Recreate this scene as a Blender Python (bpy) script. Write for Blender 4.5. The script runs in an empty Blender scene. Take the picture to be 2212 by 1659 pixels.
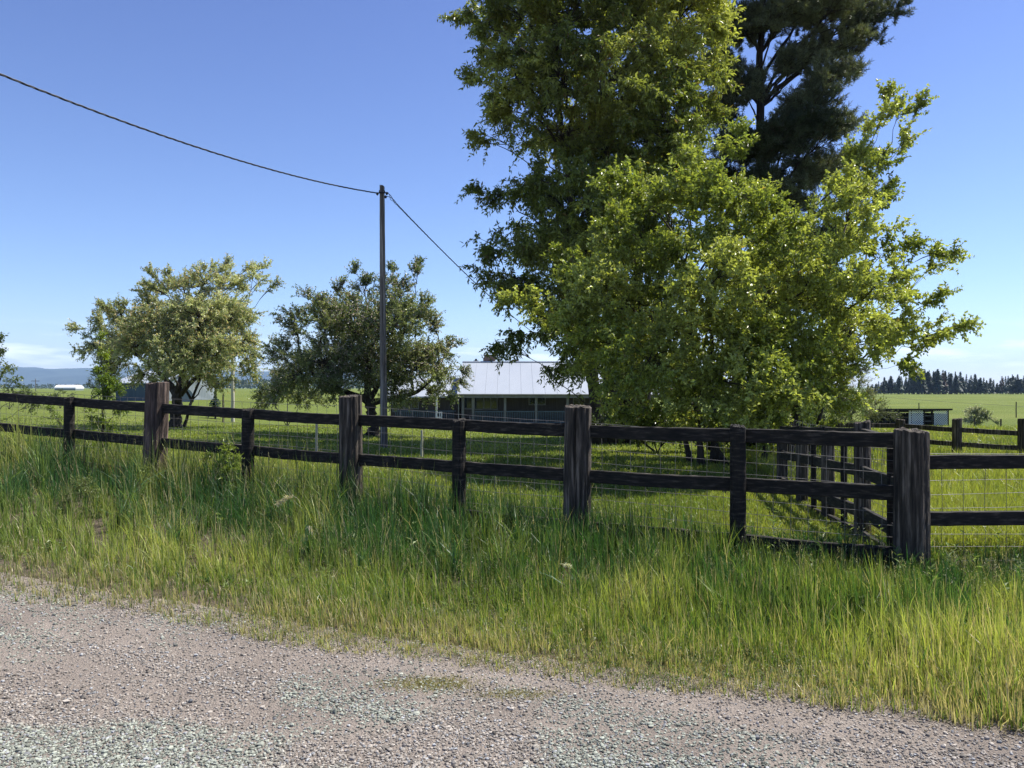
import bpy, math, random
import numpy as np
from mathutils import Vector

rng = np.random.default_rng(11)
random.seed(5)
SC = bpy.context.scene
COL = SC.collection
F, CX, HY, EYE = 1670.0, 1106.0, 835.0, 1.6
UP = np.array([0, 0, 1.0])


def W(X, Y, d):
    """a point that stands d metres ahead"""
    return np.array([(X - CX) / F * d, d, EYE - (Y - HY) / F * d])


# ------------------------------------------------------------------ noise
_T = rng.random((256, 256))


def vnoise(x, y, s=1.0, o=0.0):
    x = np.asarray(x, float) * s + o + 1000.37
    y = np.asarray(y, float) * s + o * 1.7 + 1000.71
    xi, yi = np.floor(x).astype(int), np.floor(y).astype(int)
    fx, fy = x - xi, y - yi
    fx, fy = fx * fx * (3 - 2 * fx), fy * fy * (3 - 2 * fy)
    a, b = _T[xi % 256, yi % 256], _T[(xi + 1) % 256, yi % 256]
    c, d = _T[xi % 256, (yi + 1) % 256], _T[(xi + 1) % 256, (yi + 1) % 256]
    return (a * (1 - fx) + b * fx) * (1 - fy) + (c * (1 - fx) + d * fx) * fy


def fbm(x, y, s=1.0, o=0.0, n=4):
    r, a, t = 0, 1.0, 0
    for k in range(n):
        r = r + a * vnoise(x, y, s * 2 ** k, o + 17.3 * k)
        t += a
        a *= .5
    return r / t


def sstep(a, b, x):
    t = np.clip((np.asarray(x, float) - a) / (b - a), 0, 1)
    return t * t * (3 - 2 * t)


# ------------------------------------------------------------------ terrain
RD = np.array([-.936, .351])          # direction of the road edge
RN = np.array([.351, .936])           # away from the road
RP = np.array([2.4, 3.63])
P1 = np.array([3.412, 6.6])           # corner post of the roadside fence
BAY = np.array([-2.757, 1.300])       # one bay of it
SIDE = np.array([.205, 1.38])          # one bay of the fence that runs back
FD = BAY / np.linalg.norm(BAY)
FN = np.array([-FD[1], FD[0]]) * -1   # away from the road


def s_road(x, y):
    return (x - RP[0]) * RN[0] + (y - RP[1]) * RN[1]


def s_fence(x, y):
    """signed distance behind the fence line (right of the corner: the level fence)"""
    a = (x - P1[0]) * FN[0] + (y - P1[1]) * FN[1]
    b = y - 6.75
    return np.where(x > P1[0], b, a)


if FN[1] < 0:
    FN = -FN


def H(x, y):
    x, y = np.asarray(x, float), np.asarray(y, float)
    left = .05 * np.clip(-x - .3, 0, 9) * (1 - .6 * sstep(11, 24, y))
    left = left * sstep(3.5, 8.5, y)
    near = -.02 * np.clip(y - 15, 0, 16)
    k = sstep(-27, -12, x)                                   # 0 on the left, 1 towards the house
    k = np.where(y > 80, k * (1 - sstep(80, 200, y) * (x < 10)), k)
    mid = -1.05 * sstep(30, 58, y) * k
    farr = -.25 * sstep(90, 220, y) - 1.2 * sstep(220, 420, y) - 3.5 * sstep(430, 700, y)
    farl = -.1 * sstep(90, 220, y) - 1.0 * sstep(200, 900, y) - 6 * sstep(800, 4000, y)
    far = np.where(x > 0, farr * sstep(0, 60, x) + farl * (1 - sstep(0, 60, x)), farl)
    s = s_road(x, y)
    ditch = -.10 * np.exp(-((s - 1.2) / .6) ** 2) * (y < 30)
    bumps = .05 * (fbm(x, y, .5, 3.0, 3) - .5) * sstep(-.3, .6, s) * (y < 80)
    return left + near + mid + far + ditch + bumps


def h1(x, y):
    return float(H(np.array([x]), np.array([y]))[0])


# ------------------------------------------------------------------ materials
def mat(name):
    m = bpy.data.materials.new(name)
    m.use_nodes = True
    nt = m.node_tree
    return m, nt, nt.nodes['Principled BSDF'], nt.nodes['Material Output']


def nd(nt, t, **kw):
    n = nt.nodes.new(t)
    for k, v in kw.items():
        if k in n.inputs.keys():
            n.inputs[k].default_value = v
        else:
            setattr(n, k, v)
    return n


def ramp(nt, src, stops):
    r = nt.nodes.new('ShaderNodeValToRGB')
    el = r.color_ramp.elements
    while len(el) < len(stops):
        el.new(.5)
    for e, (p, c) in zip(el, stops):
        e.position, e.color = p, (*c, 1)
    nt.links.new(src, r.inputs['Fac'])
    return r.outputs['Color']


def coords(nt, scale=(1, 1, 1)):
    tc = nd(nt, 'ShaderNodeTexCoord')
    mp = nd(nt, 'ShaderNodeMapping')
    mp.inputs['Scale'].default_value = scale
    nt.links.new(tc.outputs['Object'], mp.inputs['Vector'])
    return mp.outputs['Vector']


def noise(nt, vec, scale, detail=4, rough=.6):
    n = nd(nt, 'ShaderNodeTexNoise', Scale=scale, Detail=detail, Roughness=rough)
    nt.links.new(vec, n.inputs['Vector'])
    return n.outputs['Fac']


def bump(nt, b, h, strength, dist):
    n = nd(nt, 'ShaderNodeBump', Strength=strength, Distance=dist)
    nt.links.new(h, n.inputs['Height'])
    nt.links.new(n.outputs['Normal'], b.inputs['Normal'])


def foliage_mat(name, trans=.45, rough=.5, spec=.35, tmul=(1.5, 1.45, .7)):
    m, nt, b, out = mat(name)
    a = nd(nt, 'ShaderNodeAttribute', attribute_name='col')
    nt.links.new(a.outputs['Color'], b.inputs['Base Color'])
    b.inputs['Roughness'].default_value = rough
    b.inputs['Specular IOR Level'].default_value = spec
    t = nd(nt, 'ShaderNodeBsdfTranslucent')
    mx = nd(nt, 'ShaderNodeMix', data_type='RGBA', blend_type='MULTIPLY')
    mx.inputs['Factor'].default_value = 1
    nt.links.new(a.outputs['Color'], mx.inputs[6])
    mx.inputs[7].default_value = (*tmul, 1)
    nt.links.new(mx.outputs[2], t.inputs['Color'])
    s = nd(nt, 'ShaderNodeMixShader')
    s.inputs[0].default_value = trans
    nt.links.new(b.outputs[0], s.inputs[1])
    nt.links.new(t.outputs[0], s.inputs[2])
    nt.links.new(s.outputs[0], out.inputs['Surface'])
    return m


def rough_mat(name, stops, scale=(1, 1, 1), nscale=5, rough=.85, bstr=.4, bdist=.01, spec=.3, metallic=0, detail=6, bscale=None):
    m, nt, b, out = mat(name)
    v = coords(nt, scale)
    n = noise(nt, v, nscale, detail)
    nt.links.new(ramp(nt, n, stops), b.inputs['Base Color'])
    b.inputs['Roughness'].default_value = rough
    b.inputs['Specular IOR Level'].default_value = spec
    b.inputs['Metallic'].default_value = metallic
    if bstr:
        bump(nt, b, noise(nt, v, bscale or nscale * 2, 8, .7), bstr, bdist)
    return m


M = {}
M['leaf'] = foliage_mat('leaf', .36, .38, .5, (1.4, 1.4, .7))
M['grass'] = foliage_mat('grass_blade', .36, .45, .4, (1.4, 1.4, .7))
M['needle'] = foliage_mat('needle', .2, .5, .35)
M['bark'] = rough_mat('bark', [(.3, (.018, .014, .011)), (.7, (.075, .06, .05))], (6, 6, 1.2), 3, bstr=.8, bdist=.03)
M['stained'] = rough_mat('black_stained_timber', [(.35, (.005, .005, .0045)), (.54, (.02, .0165, .0125)), (.78, (.10, .083, .065))],
                         (1.5, 1.5, 9), 5, .8, .5, .006)
M['postwood'] = rough_mat('weathered_post', [(.35, (.014, .012, .009)), (.52, (.06, .049, .037)), (.72, (.27, .22, .17))],
                          (9, 9, .6), 3.2, .85, .9, .012)
M['postred'] = rough_mat('red_brown_post', [(.35, (.018, .013, .011)), (.52, (.075, .054, .043)), (.72, (.25, .18, .145))],
                         (9, 9, .5), 3.2, .85, .9, .012)
M['polewood'] = rough_mat('pole_wood', [(.32, (.04, .034, .028)), (.5, (.15, .13, .11)), (.68, (.45, .40, .34))], (14, 14, .25), 2.5, .85, .8, .01)
M['wire'] = rough_mat('fence_wire', [(.3, (.09, .085, .08)), (.7, (.23, .22, .2))], nscale=20, rough=.5, bstr=0, metallic=.1)
M['cable'] = rough_mat('cable', [(.3, (.006, .007, .012)), (.7, (.02, .022, .03))], nscale=3, rough=.5, bstr=0)
M['hardware'] = rough_mat('pole_hardware', [(.3, (.02, .02, .025)), (.7, (.06, .06, .06))], nscale=6, rough=.5, bstr=.1, metallic=.5)
M['metalroof'] = rough_mat('pale_metal_roof', [(.3, (.285, .315, .35)), (.7, (.32, .35, .385))], (1, .3, 1), .6, rough=.5, bstr=0, metallic=.0, spec=.5)
M['siding'] = rough_mat('brown_siding', [(.3, (.05, .042, .036)), (.7, (.085, .072, .062))], (12, 1, .6), 1.4, .85, .3, .02)
M['trim'] = rough_mat('grey_trim', [(.3, (.13, .13, .12)), (.7, (.2, .2, .19))], nscale=3, rough=.7, bstr=.1)
M['rail_paint'] = rough_mat('blue_grey_rail_paint', [(.3, (.07, .1, .12)), (.7, (.11, .15, .17))], nscale=3, rough=.7, bstr=.1)
M['white'] = rough_mat('white_paint', [(.3, (.6, .61, .6)), (.7, (.75, .75, .73))], nscale=4, rough=.6, bstr=.1)
M['cream'] = rough_mat('cream_weathered', [(.3, (.35, .33, .25)), (.7, (.5, .47, .37))], (6, 6, 1), 3, .8, .3)
M['bluewall'] = rough_mat('blue_grey_barn_wall', [(.3, (.045, .075, .1)), (.7, (.07, .105, .135))], (3, 3, .2), 1, .7, .2, .03)
M['palewall'] = rough_mat('pale_barn_wall', [(.3, (.17, .20, .215)), (.7, (.25, .28, .295))], (3, 3, .2), 1, .7, .2, .03)
M['lattice'] = rough_mat('white_lattice_paint', [(.3, (.7, .76, .8)), (.7, (.8, .84, .86))], nscale=3, rough=.6, bstr=0)
M['darkboard'] = rough_mat('dark_shelter_board', [(.3, (.012, .011, .01)), (.7, (.03, .027, .025))], (1, 1, 8), 2, .85, .3)
M['tarp'] = rough_mat('shelter_back_board', [(.3, (.1, .13, .13)), (.7, (.17, .2, .2))], nscale=2, rough=.8, bstr=.2)


def brick_mat():
    m, nt, b, out = mat('chimney_brick')
    t = nd(nt, 'ShaderNodeTexBrick', Scale=3.5)
    t.inputs['Color1'].default_value = (.24, .12, .085, 1)
    t.inputs['Color2'].default_value = (.16, .09, .07, 1)
    t.inputs['Mortar'].default_value = (.35, .32, .3, 1)
    mp = coords(nt)
    sw = nd(nt, 'ShaderNodeSeparateXYZ')
    cb = nd(nt, 'ShaderNodeCombineXYZ')
    nt.links.new(mp, sw.inputs[0])
    nt.links.new(sw.outputs[0], cb.inputs[0])
    nt.links.new(sw.outputs[2], cb.inputs[1])
    nt.links.new(cb.outputs[0], t.inputs['Vector'])
    nt.links.new(t.outputs['Color'], b.inputs['Base Color'])
    b.inputs['Roughness'].default_value = .9
    return m


M['brick'] = brick_mat()
m, nt, b, out = mat('window_glass')
b.inputs['Base Color'].default_value = (.02, .025, .03, 1)
b.inputs['Roughness'].default_value = .06
b.inputs['Specular IOR Level'].default_value = .8
M['glass'] = m
m, nt, b, out = mat('stone')
a = nd(nt, 'ShaderNodeAttribute', attribute_name='col')
nt.links.new(a.outputs['Color'], b.inputs['Base Color'])
b.inputs['Roughness'].default_value = .9
b.inputs['Specular IOR Level'].default_value = .2
M['stone'] = m


def ground_mat():
    m, nt, b, out = mat('meadow_ground')
    v = coords(nt)
    n1 = noise(nt, v, .06, 5)
    n2 = noise(nt, v, 5.0, 8, .75)
    c1 = ramp(nt, n1, [(.3, (.105, .14, .028)), (.5, (.13, .165, .035)), (.7, (.17, .195, .05))])
    c2 = ramp(nt, n2, [(.35, (.55, .6, .5)), (.65, (1.15, 1.1, 1.0))])
    mx = nd(nt, 'ShaderNodeMix', data_type='RGBA', blend_type='MULTIPLY')
    mx.inputs['Factor'].default_value = 1
    nt.links.new(c1, mx.inputs[6])
    nt.links.new(c2, mx.inputs[7])
    # bare soil and dry litter under the verge grass, from a vertex attribute
    a = nd(nt, 'ShaderNodeAttribute', attribute_name='soil')
    n3 = noise(nt, v, 14.0, 8, .75)
    soil = ramp(nt, n3, [(.3, (.06, .045, .032)), (.6, (.17, .14, .1)), (.8, (.26, .22, .16))])
    m2 = nd(nt, 'ShaderNodeMix', data_type='RGBA')
    nt.links.new(a.outputs['Fac'], m2.inputs[0])
    nt.links.new(mx.outputs[2], m2.inputs[6])
    nt.links.new(soil, m2.inputs[7])
    nt.links.new(m2.outputs[2], b.inputs['Base Color'])
    b.inputs['Roughness'].default_value = .95
    b.inputs['Specular IOR Level'].default_value = .1
    bump(nt, b, n2, .9, .12)
    return m


def road_mat():
    m, nt, b, out = mat('gravel_road')
    v = coords(nt)
    n1 = noise(nt, v, 1.1, 4)
    vo = nd(nt, 'ShaderNodeTexVoronoi', Scale=85)
    nt.links.new(v, vo.inputs['Vector'])
    n2 = noise(nt, v, 60, 8, .8)
    c1 = ramp(nt, n1, [(.3, (.20, .172, .148)), (.5, (.255, .222, .19)), (.7, (.31, .272, .235))])
    c2 = ramp(nt, n2, [(.35, (.6, .6, .6)), (.65, (1.15, 1.12, 1.1))])
    mx = nd(nt, 'ShaderNodeMix', data_type='RGBA', blend_type='MULTIPLY')
    mx.inputs['Factor'].default_value = 1
    nt.links.new(c1, mx.inputs[6])
    nt.links.new(c2, mx.inputs[7])
    nt.links.new(mx.outputs[2], b.inputs['Base Color'])
    b.inputs['Roughness'].default_value = .95
    b.inputs['Specular IOR Level'].default_value = .15
    ad = nd(nt, 'ShaderNodeMath', operation='ADD')
    nt.links.new(vo.outputs['Distance'], ad.inputs[0])
    nt.links.new(n2, ad.inputs[1])
    bump(nt, b, ad.outputs[0], .8, .012)
    return m


M['ground'] = ground_mat()
M['road'] = road_mat()
M['hill'] = rough_mat('forested_hill', [(.35, (.015, .03, .04)), (.65, (.04, .06, .06))], (.004, .004, .004), 1.5, .95, 0, spec=.1)

# ------------------------------------------------------------------ mesh building
ORI = {}


class Geo:
    def __init__(s):
        s.v, s.f, s.c, s.n = [], [], [], 0

    def add(s, v, faces, col=None):
        """v (N,3); faces: (M,k) array or a list of such arrays; col (N,3) or a colour"""
        v = np.asarray(v, float).reshape(-1, 3)
        if not isinstance(faces, list):
            faces = [faces]
        for f in faces:
            f = np.asarray(f, int)
            s.f.append(f + s.n)
        if col is not None:
            col = np.broadcast_to(np.asarray(col, float), (len(v), 3))
        s.c.append(col if col is not None else np.full((len(v), 3), .5))
        s.v.append(v)
        s.n += len(v)

    def build(s, name, material, parent=None, origin=None, smooth=False, colour=False, extra=None):
        V = np.concatenate(s.v)
        if parent is not None:
            o = ORI[parent.name]
        else:
            o = np.asarray(origin if origin is not None else (0, 0, 0), float)
        V = V - o
        me = bpy.data.meshes.new(name)
        me.vertices.add(len(V))
        me.vertices.foreach_set('co', V.astype(np.float32).ravel())
        idx = np.concatenate([f.ravel() for f in s.f])
        tot = np.concatenate([np.full(len(f), f.shape[1]) for f in s.f])
        start = np.concatenate([[0], np.cumsum(tot)[:-1]])
        me.loops.add(len(idx))
        me.loops.foreach_set('vertex_index', idx.astype(np.int32))
        me.polygons.add(len(tot))
        me.polygons.foreach_set('loop_start', start.astype(np.int32))
        me.polygons.foreach_set('use_smooth', np.full(len(tot), bool(smooth)))
        me.update(calc_edges=True)
        me.validate()
        if colour:
            a = me.attributes.new('col', 'FLOAT_COLOR', 'POINT')
            C = np.concatenate(s.c)
            a.data.foreach_set('color', np.concatenate([C, np.ones((len(C), 1))], 1).astype(np.float32).ravel())
        if extra is not None:
            for k, val in extra.items():
                a = me.attributes.new(k, 'FLOAT', 'POINT')
                a.data.foreach_set('value', np.asarray(val, np.float32))
        me.materials.append(material)
        ob = bpy.data.objects.new(name, me)
        COL.objects.link(ob)
        if parent is not None:
            ob.parent = parent
            ORI[ob.name] = o
        else:
            ob.location = o
            ORI[ob.name] = o
        return ob


def thing(name, label, cat, loc, group=None):
    o = bpy.data.objects.new(name, None)
    COL.objects.link(o)
    o.location = loc
    o.empty_display_size = .2
    ORI[o.name] = np.asarray(loc, float)
    return tag(o, label, cat, group)


def tag(o, label=None, cat=None, group=None, kind=None):
    if label:
        o['label'] = label
    if cat:
        o['category'] = cat
    if group:
        o['group'] = group
    if kind:
        o['kind'] = kind
    return o


def norm(a):
    return a / np.maximum(np.linalg.norm(a, axis=-1, keepdims=True), 1e-9)


def tubes(g, P, R, sides=5, col=None, cap=True):
    P = np.asarray(P, float)
    N, K, _ = P.shape
    R = np.broadcast_to(np.asarray(R, float), (N, K))
    T = norm(np.gradient(P, axis=1))
    ref = np.where(np.abs(T[:, :1, 2:3]) > .9, np.array([1., 0, 0]), UP)
    ref = np.broadcast_to(ref, T.shape)
    A = norm(np.cross(T, ref))
    B = np.cross(T, A)
    an = np.arange(sides) / sides * 2 * np.pi
    V = P[:, :, None, :] + R[:, :, None, None] * (A[:, :, None, :] * np.cos(an)[None, None, :, None] + B[:, :, None, :] * np.sin(an)[None, None, :, None])
    i = (np.arange(N)[:, None, None] * K + np.arange(K - 1)[None, :, None]) * sides
    j = np.arange(sides)[None, None, :]
    j2 = (j + 1) % sides
    f = np.stack([i + j, i + j2, i + sides + j2, i + sides + j], -1).reshape(-1, 4)
    fs = [f]
    if cap:
        b = np.arange(N)[:, None] * K * sides
        fs.append(b + np.arange(sides)[::-1][None])
        fs.append(b + (K - 1) * sides + np.arange(sides)[None])
    c = None
    if col is not None:
        c = np.asarray(col, float)
        if c.ndim == 2:
            c = np.repeat(c, K * sides, 0)
    g.add(V.reshape(-1, 3), fs, c)


def tube1(g, pts, r, sides=8, **k):
    tubes(g, np.asarray(pts, float)[None], np.asarray(r, float)[None] if np.ndim(r) else r, sides, **k)


BOXF = np.array([[0, 1, 3, 2], [4, 6, 7, 5], [0, 4, 5, 1], [2, 3, 7, 6], [0, 2, 6, 4], [1, 5, 7, 3]])


def box(g, x0, x1, y0, y1, z0, z1):
    v = np.array([[x, y, z] for x in (x0, x1) for y in (y0, y1) for z in (z0, z1)], float)
    g.add(v, BOXF)


def plank(g, a, b, w, h, seed=0, k=22, rough=.0028):
    """sawn rail from a to b: h high, w thick, with worn uneven edges"""
    r = np.random.default_rng(seed)
    a, b = np.asarray(a, float), np.asarray(b, float)
    t = np.linspace(0, 1, k)
    T = norm((b - a)[None])[0]
    S = norm(np.cross(T, UP)[None])[0]
    U = np.cross(S, T)
    c = .1 * w
    prof = np.array([(-w / 2 + c, -h / 2), (w / 2 - c, -h / 2), (w / 2, -h / 2 + c), (w / 2, 0), (w / 2, h / 2 - c), (w / 2 - c, h / 2),
                     (-w / 2 + c, h / 2), (-w / 2, h / 2 - c), (-w / 2, 0), (-w / 2, -h / 2 + c)])
    n = len(prof)
    sag = -r.uniform(0, .012) * np.sin(np.pi * t)
    dev = np.cumsum(r.normal(0, .0011, k))
    dev -= np.linspace(0, dev[-1], k)
    V = (a + (b - a) * t[:, None])[:, None, :] + S * prof[None, :, :1] + U * prof[None, :, 1:2]
    V = V + U * (sag + dev)[:, None, None] + r.normal(0, rough * .5, (k, n, 1)) * U + r.normal(0, rough * .4, (k, n, 1)) * S
    i = np.arange(k - 1)[:, None] * n
    j = np.arange(n)[None]
    f = np.stack([i + j, i + (j + 1) % n, i + n + (j + 1) % n, i + n + j], -1).reshape(-1, 4)
    g.add(V.reshape(-1, 3), [f, np.arange(n)[::-1][None], (k - 1) * n + np.arange(n)[None]])


def logpost(g, x, y, z0, z1, r, seed=0, lean=(0, 0), notch=0.0, bow=0.0):
    """round timber post with splits and an uneven sawn top"""
    q = np.random.default_rng(seed)
    ns, k = 40, 26
    an = np.arange(ns) / ns * 2 * np.pi
    grooves = q.normal(0, .018, ns)
    for _ in range(5):
        c = q.integers(0, ns)
        grooves[c] -= q.uniform(.05, .11)
    low = .04 * np.sin(an * 2 + q.uniform(0, 6)) + .03 * np.sin(an * 3 + q.uniform(0, 6))
    t = np.linspace(0, 1, k)
    rad = r * (1.06 - .06 * t)[:, None] * (1 + grooves[None] * (.7 + .5 * t[:, None]) + low[None] + q.normal(0, .012, (k, ns)))
    if notch:
        m = np.exp(-((an - 5.9) / .5) ** 2)[None] * np.exp(-((t - .42) / .3) ** 2)[:, None]
        rad = rad * (1 - notch * m)
    zt = q.normal(0, .006, ns) + .012 * np.sin(an + q.uniform(0, 6))
    Z = z0 + (z1 - z0) * t[:, None] + zt[None] * t[:, None] ** 6
    bx = bow * np.sin(t * np.pi)
    X = x + lean[0] * t[:, None] + bx[:, None] + rad * np.cos(an)
    Y = y + lean[1] * t[:, None] + rad * np.sin(an)
    V = np.stack([X, Y, Z], -1).reshape(-1, 3)
    i = np.arange(k - 1)[:, None] * ns
    j = np.arange(ns)[None]
    f = np.stack([i + j, i + (j + 1) % ns, i + ns + (j + 1) % ns, i + ns + j], -1).reshape(-1, 4)
    top = V[-ns:]
    cen = np.array([x + lean[0], y + lean[1], z1])
    r2 = cen + (top - cen) * .9 + np.array([0, 0, .006])
    r3 = cen + (top - cen) * .4 + q.normal(0, .004, (ns, 3)) * [0, 0, 1] + np.array([0, 0, .004])
    V2 = np.concatenate([V, r2, r3, [cen]])
    b = (k - 1) * ns
    jj = np.arange(ns)
    q1 = np.stack([b + jj, b + (jj + 1) % ns, b + ns + (jj + 1) % ns, b + ns + jj], -1)
    q2 = q1 + ns
    t3 = np.stack([b + 2 * ns + jj, b + 2 * ns + (jj + 1) % ns, np.full(ns, b + 3 * ns)], -1)
    g.add(V2, [f, q1, q2, t3])


# ------------------------------------------------------------------ ground and road
def axis(lim, d0, gr):
    a, s = [0.0], d0
    while a[-1] < lim:
        a.append(a[-1] + s)
        s *= gr
    return np.array(a)


ax = axis(9500, .22, 1.045)
gx = np.concatenate([-ax[::-1], ax[1:]])
ay1 = axis(9500, .22, 1.04)
gy = np.concatenate([-axis(60, 1.2, 1.3)[::-1][:-1] + 2.5, ay1 + 2.5])
X, Y = np.meshgrid(gx, gy)
Z = H(X, Y)
g = Geo()
nx, ny = len(gx), len(gy)
i = np.arange(ny - 1)[:, None] * nx + np.arange(nx - 1)[None]
f = np.stack([i, i + 1, i + nx + 1, i + nx], -1).reshape(-1, 4)
Zg = np.where(s_road(X, Y) < .05, Z - .03, Z)
g.add(np.stack([X, Y, Zg], -1).reshape(-1, 3), f)
sr, sf = s_road(X, Y).ravel(), s_fence(X, Y).ravel()
soil = np.clip(1 - sstep(-.2, .8, sf), 0, 1)
ob = g.build('ground', M['ground'], smooth=True, extra={'soil': soil})
tag(ob, kind='structure')

g = Geo()
ua = np.arange(-9, 16, .035)
us = np.concatenate([np.arange(-6.5, -3.6, .25), np.arange(-3.6, .32, .035)])
A, S = np.meshgrid(ua, us)
X = RP[0] + A * RD[0] + S * RN[0]
Y = RP[1] + A * RD[1] + S * RN[1]
edge = .22 * (fbm(A, A * 0, .9, 9, 4) - .5)
Z = H(X, Y) + .006 + .022 * (fbm(A * .5, S * 2.2, 1.2, 5, 3) - .5) + .012 * (fbm(X, Y, 9, 2, 4) - .5)
Z = np.where(S > .12 + edge, Z - .05 * sstep(.12, .3, S - edge), Z)
n2 = len(ua)
i = np.arange(len(us) - 1)[:, None] * n2 + np.arange(n2 - 1)[None]
g.add(np.stack([X, Y, Z], -1).reshape(-1, 3), np.stack([i, i + 1, i + n2 + 1, i + n2], -1).reshape(-1, 4)[:, ::-1])
tag(g.build('road', M['road'], smooth=True), kind='structure')


def road_z(x, y):
    s = s_road(x, y)
    a = (x - RP[0]) * RD[0] + (y - RP[1]) * RD[1]
    return H(x, y) + .006 + .022 * (fbm(a * .5, s * 2.2, 1.2, 5, 3) - .5) + .012 * (fbm(x, y, 9, 2, 4) - .5)


# gravel: loose stones
ICO_V = []
ph = (1 + 5 ** .5) / 2
for a_, b_ in ((1, ph), (-1, ph), (1, -ph), (-1, -ph)):
    ICO_V += [(0, a_, b_), (a_, b_, 0), (b_, 0, a_)]
ICO_V = np.array(ICO_V) / math.hypot(1, ph)
import bmesh
bm = bmesh.new()
bmesh.ops.create_icosphere(bm, subdivisions=1, radius=1)
ICO_V = np.array([v.co[:] for v in bm.verts])
ICO_F = np.array([[v.index for v in f.verts] for f in bm.faces])
bm.free()


def stones(n, smin, smax, power, region, cols, bury=.35):
    x, y = region(n)
    n = len(x)
    sz = smin + (smax - smin) * rng.random(n) ** power
    V = ICO_V[None] * (1 + rng.normal(0, .16, (n, len(ICO_V), 1)))
    V = V * rng.uniform(.65, 1.25, (n, 1, 3)) * np.array([1, 1, .75]) * sz[:, None, None]
    th = rng.random(n) * 6.283
    c, s = np.cos(th)[:, None], np.sin(th)[:, None]
    V = np.stack([V[..., 0] * c - V[..., 1] * s, V[..., 0] * s + V[..., 1] * c, V[..., 2]], -1)
    z = road_z(x, y) + sz * bury
    V = V + np.stack([x, y, z], -1)[:, None]
    Fc = (ICO_F[None] + (np.arange(n) * len(ICO_V))[:, None, None]).reshape(-1, 3)
    C = cols(x, y, n)
    return V.reshape(-1, 3), Fc, np.repeat(C, len(ICO_V), 0)


def road_region(n):
    b = rng.uniform(-.74, .74, n)
    y = 1 / rng.uniform(1 / 7.5, 1 / 2.9, n)
    x = b * y
    s = s_road(x, y)
    a = (x - RP[0]) * RD[0] + (y - RP[1]) * RD[1]
    coarse = sstep(.42, .62, fbm(a * .35, s * 1.5, 1.3, 31, 3)) * .7 + .3
    coarse = np.maximum(coarse, 1 - sstep(-1.7, -.9, s))
    coarse = coarse * (1 - .7 * np.exp(-((s + .62 + .12 * np.sin(a)) / .2) ** 2))
    ok = (s < .10) & (rng.random(n) < coarse)
    return x[ok], y[ok]


def stone_col(x, y, n):
    v = rng.uniform(.14, .42, n)[:, None]
    pink = np.array([1.0, .90, .77])
    grn = np.array([.92, .97, .80])
    blu = np.array([.93, .95, .95])
    k = sstep(.45, .6, fbm(x, y, 1.4, 55, 3))[:, None]
    base = pink * (1 - k) + grn * k
    base = np.where(rng.random((n, 1)) < .12, blu, base)
    dark = np.where(rng.random((n, 1)) < .08, .45, 1.0)
    return np.clip(v * base * dark, .02, .8)


g = Geo()
g.add(*stones(170000, .0028, .0088, 2.0, road_region, stone_col))
g.add(*stones(4500, .008, .016, 3.0, road_region, stone_col))
tag(g.build('gravel', M['stone'], colour=True), kind='stuff')

# ------------------------------------------------------------------ grass
def blades(g, x, y, z, h, w, lean, az, col, tipcol=None, lv=4):
    n = len(x)
    t = np.linspace(0, 1, lv)
    face = az + rng.uniform(-1.3, 1.3, n)
    sx, sy = -np.sin(face), np.cos(face)
    bend = lean[:, None] * h[:, None] * t[None] ** 1.8
    hz = h[:, None] * (t[None] - .35 * np.clip(lean, 0, 2.2)[:, None] * t[None] ** 3)
    cx = x[:, None] + bend * np.cos(az)[:, None]
    cy = y[:, None] + bend * np.sin(az)[:, None]
    cz = z[:, None] + hz
    wd = w[:, None] * (1 - t[None] ** 2.2) * .5
    wd[:, -1] = 0
    L = np.stack([cx - sx[:, None] * wd, cy - sy[:, None] * wd, cz], -1)
    R = np.stack([cx + sx[:, None] * wd, cy + sy[:, None] * wd, cz], -1)
    per = 2 * (lv - 1) + 1
    V = np.zeros((n, per, 3))
    V[:, 0:2 * (lv - 1):2] = L[:, :-1]
    V[:, 1:2 * (lv - 1):2] = R[:, :-1]
    V[:, -1] = R[:, -1]
    o = (np.arange(n) * per)[:, None]
    fs = []
    for k in range(lv - 2):
        fs.append(o + np.array([2 * k, 2 * k + 1, 2 * k + 3, 2 * k + 2])[None])
    fs.append(o + np.array([2 * (lv - 2), 2 * (lv - 2) + 1, per - 1])[None])
    C = np.repeat(col[:, None], per, 1)
    if tipcol is not None:
        C[:, -1] = tipcol
        C[:, -3:-1] = .5 * C[:, -3:-1] + .5 * tipcol[:, None]
    g.add(V.reshape(-1, 3), fs, C.reshape(-1, 3))


def in_view(x, y, m=.06):
    return (np.abs(x) < (.663 + m) * y + .25) & (y > 2.6)


def tallness(x):
    return np.interp(x, [-9, -6, -1.6, .7, 2.4, 3.6, 8], [.67, .63, .61, .43, .27, .16, .26])


def verge(nclump, seed):
    q = np.random.default_rng(seed)
    b = q.uniform(-.76, .76, nclump)
    y = 1 / q.uniform(1 / 14.0, 1 / 3.2, nclump) ** 1.0
    x = b * y
    s, sfv = s_road(x, y), s_fence(x, y)
    a = (x - RP[0]) * RD[0] + (y - RP[1]) * RD[1]
    wob = .42 * (fbm(a, a * 0, .9, 9, 4) - .5) - .10 - .16 * sstep(2.5, 7, a)
    ok = (s > -.04 + wob) & (sfv < .9)
    f_ = s / np.maximum(s - sfv, .2)
    # the outer fringe of the verge is patchy
    ok &= q.random(nclump) < np.clip(.3 + (s - wob) * 1.8, 0, 1) * (.5 + .5 * sstep(.3, .5, fbm(x, y, 1.6, 66, 3)))
    return x[ok], y[ok]


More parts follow.
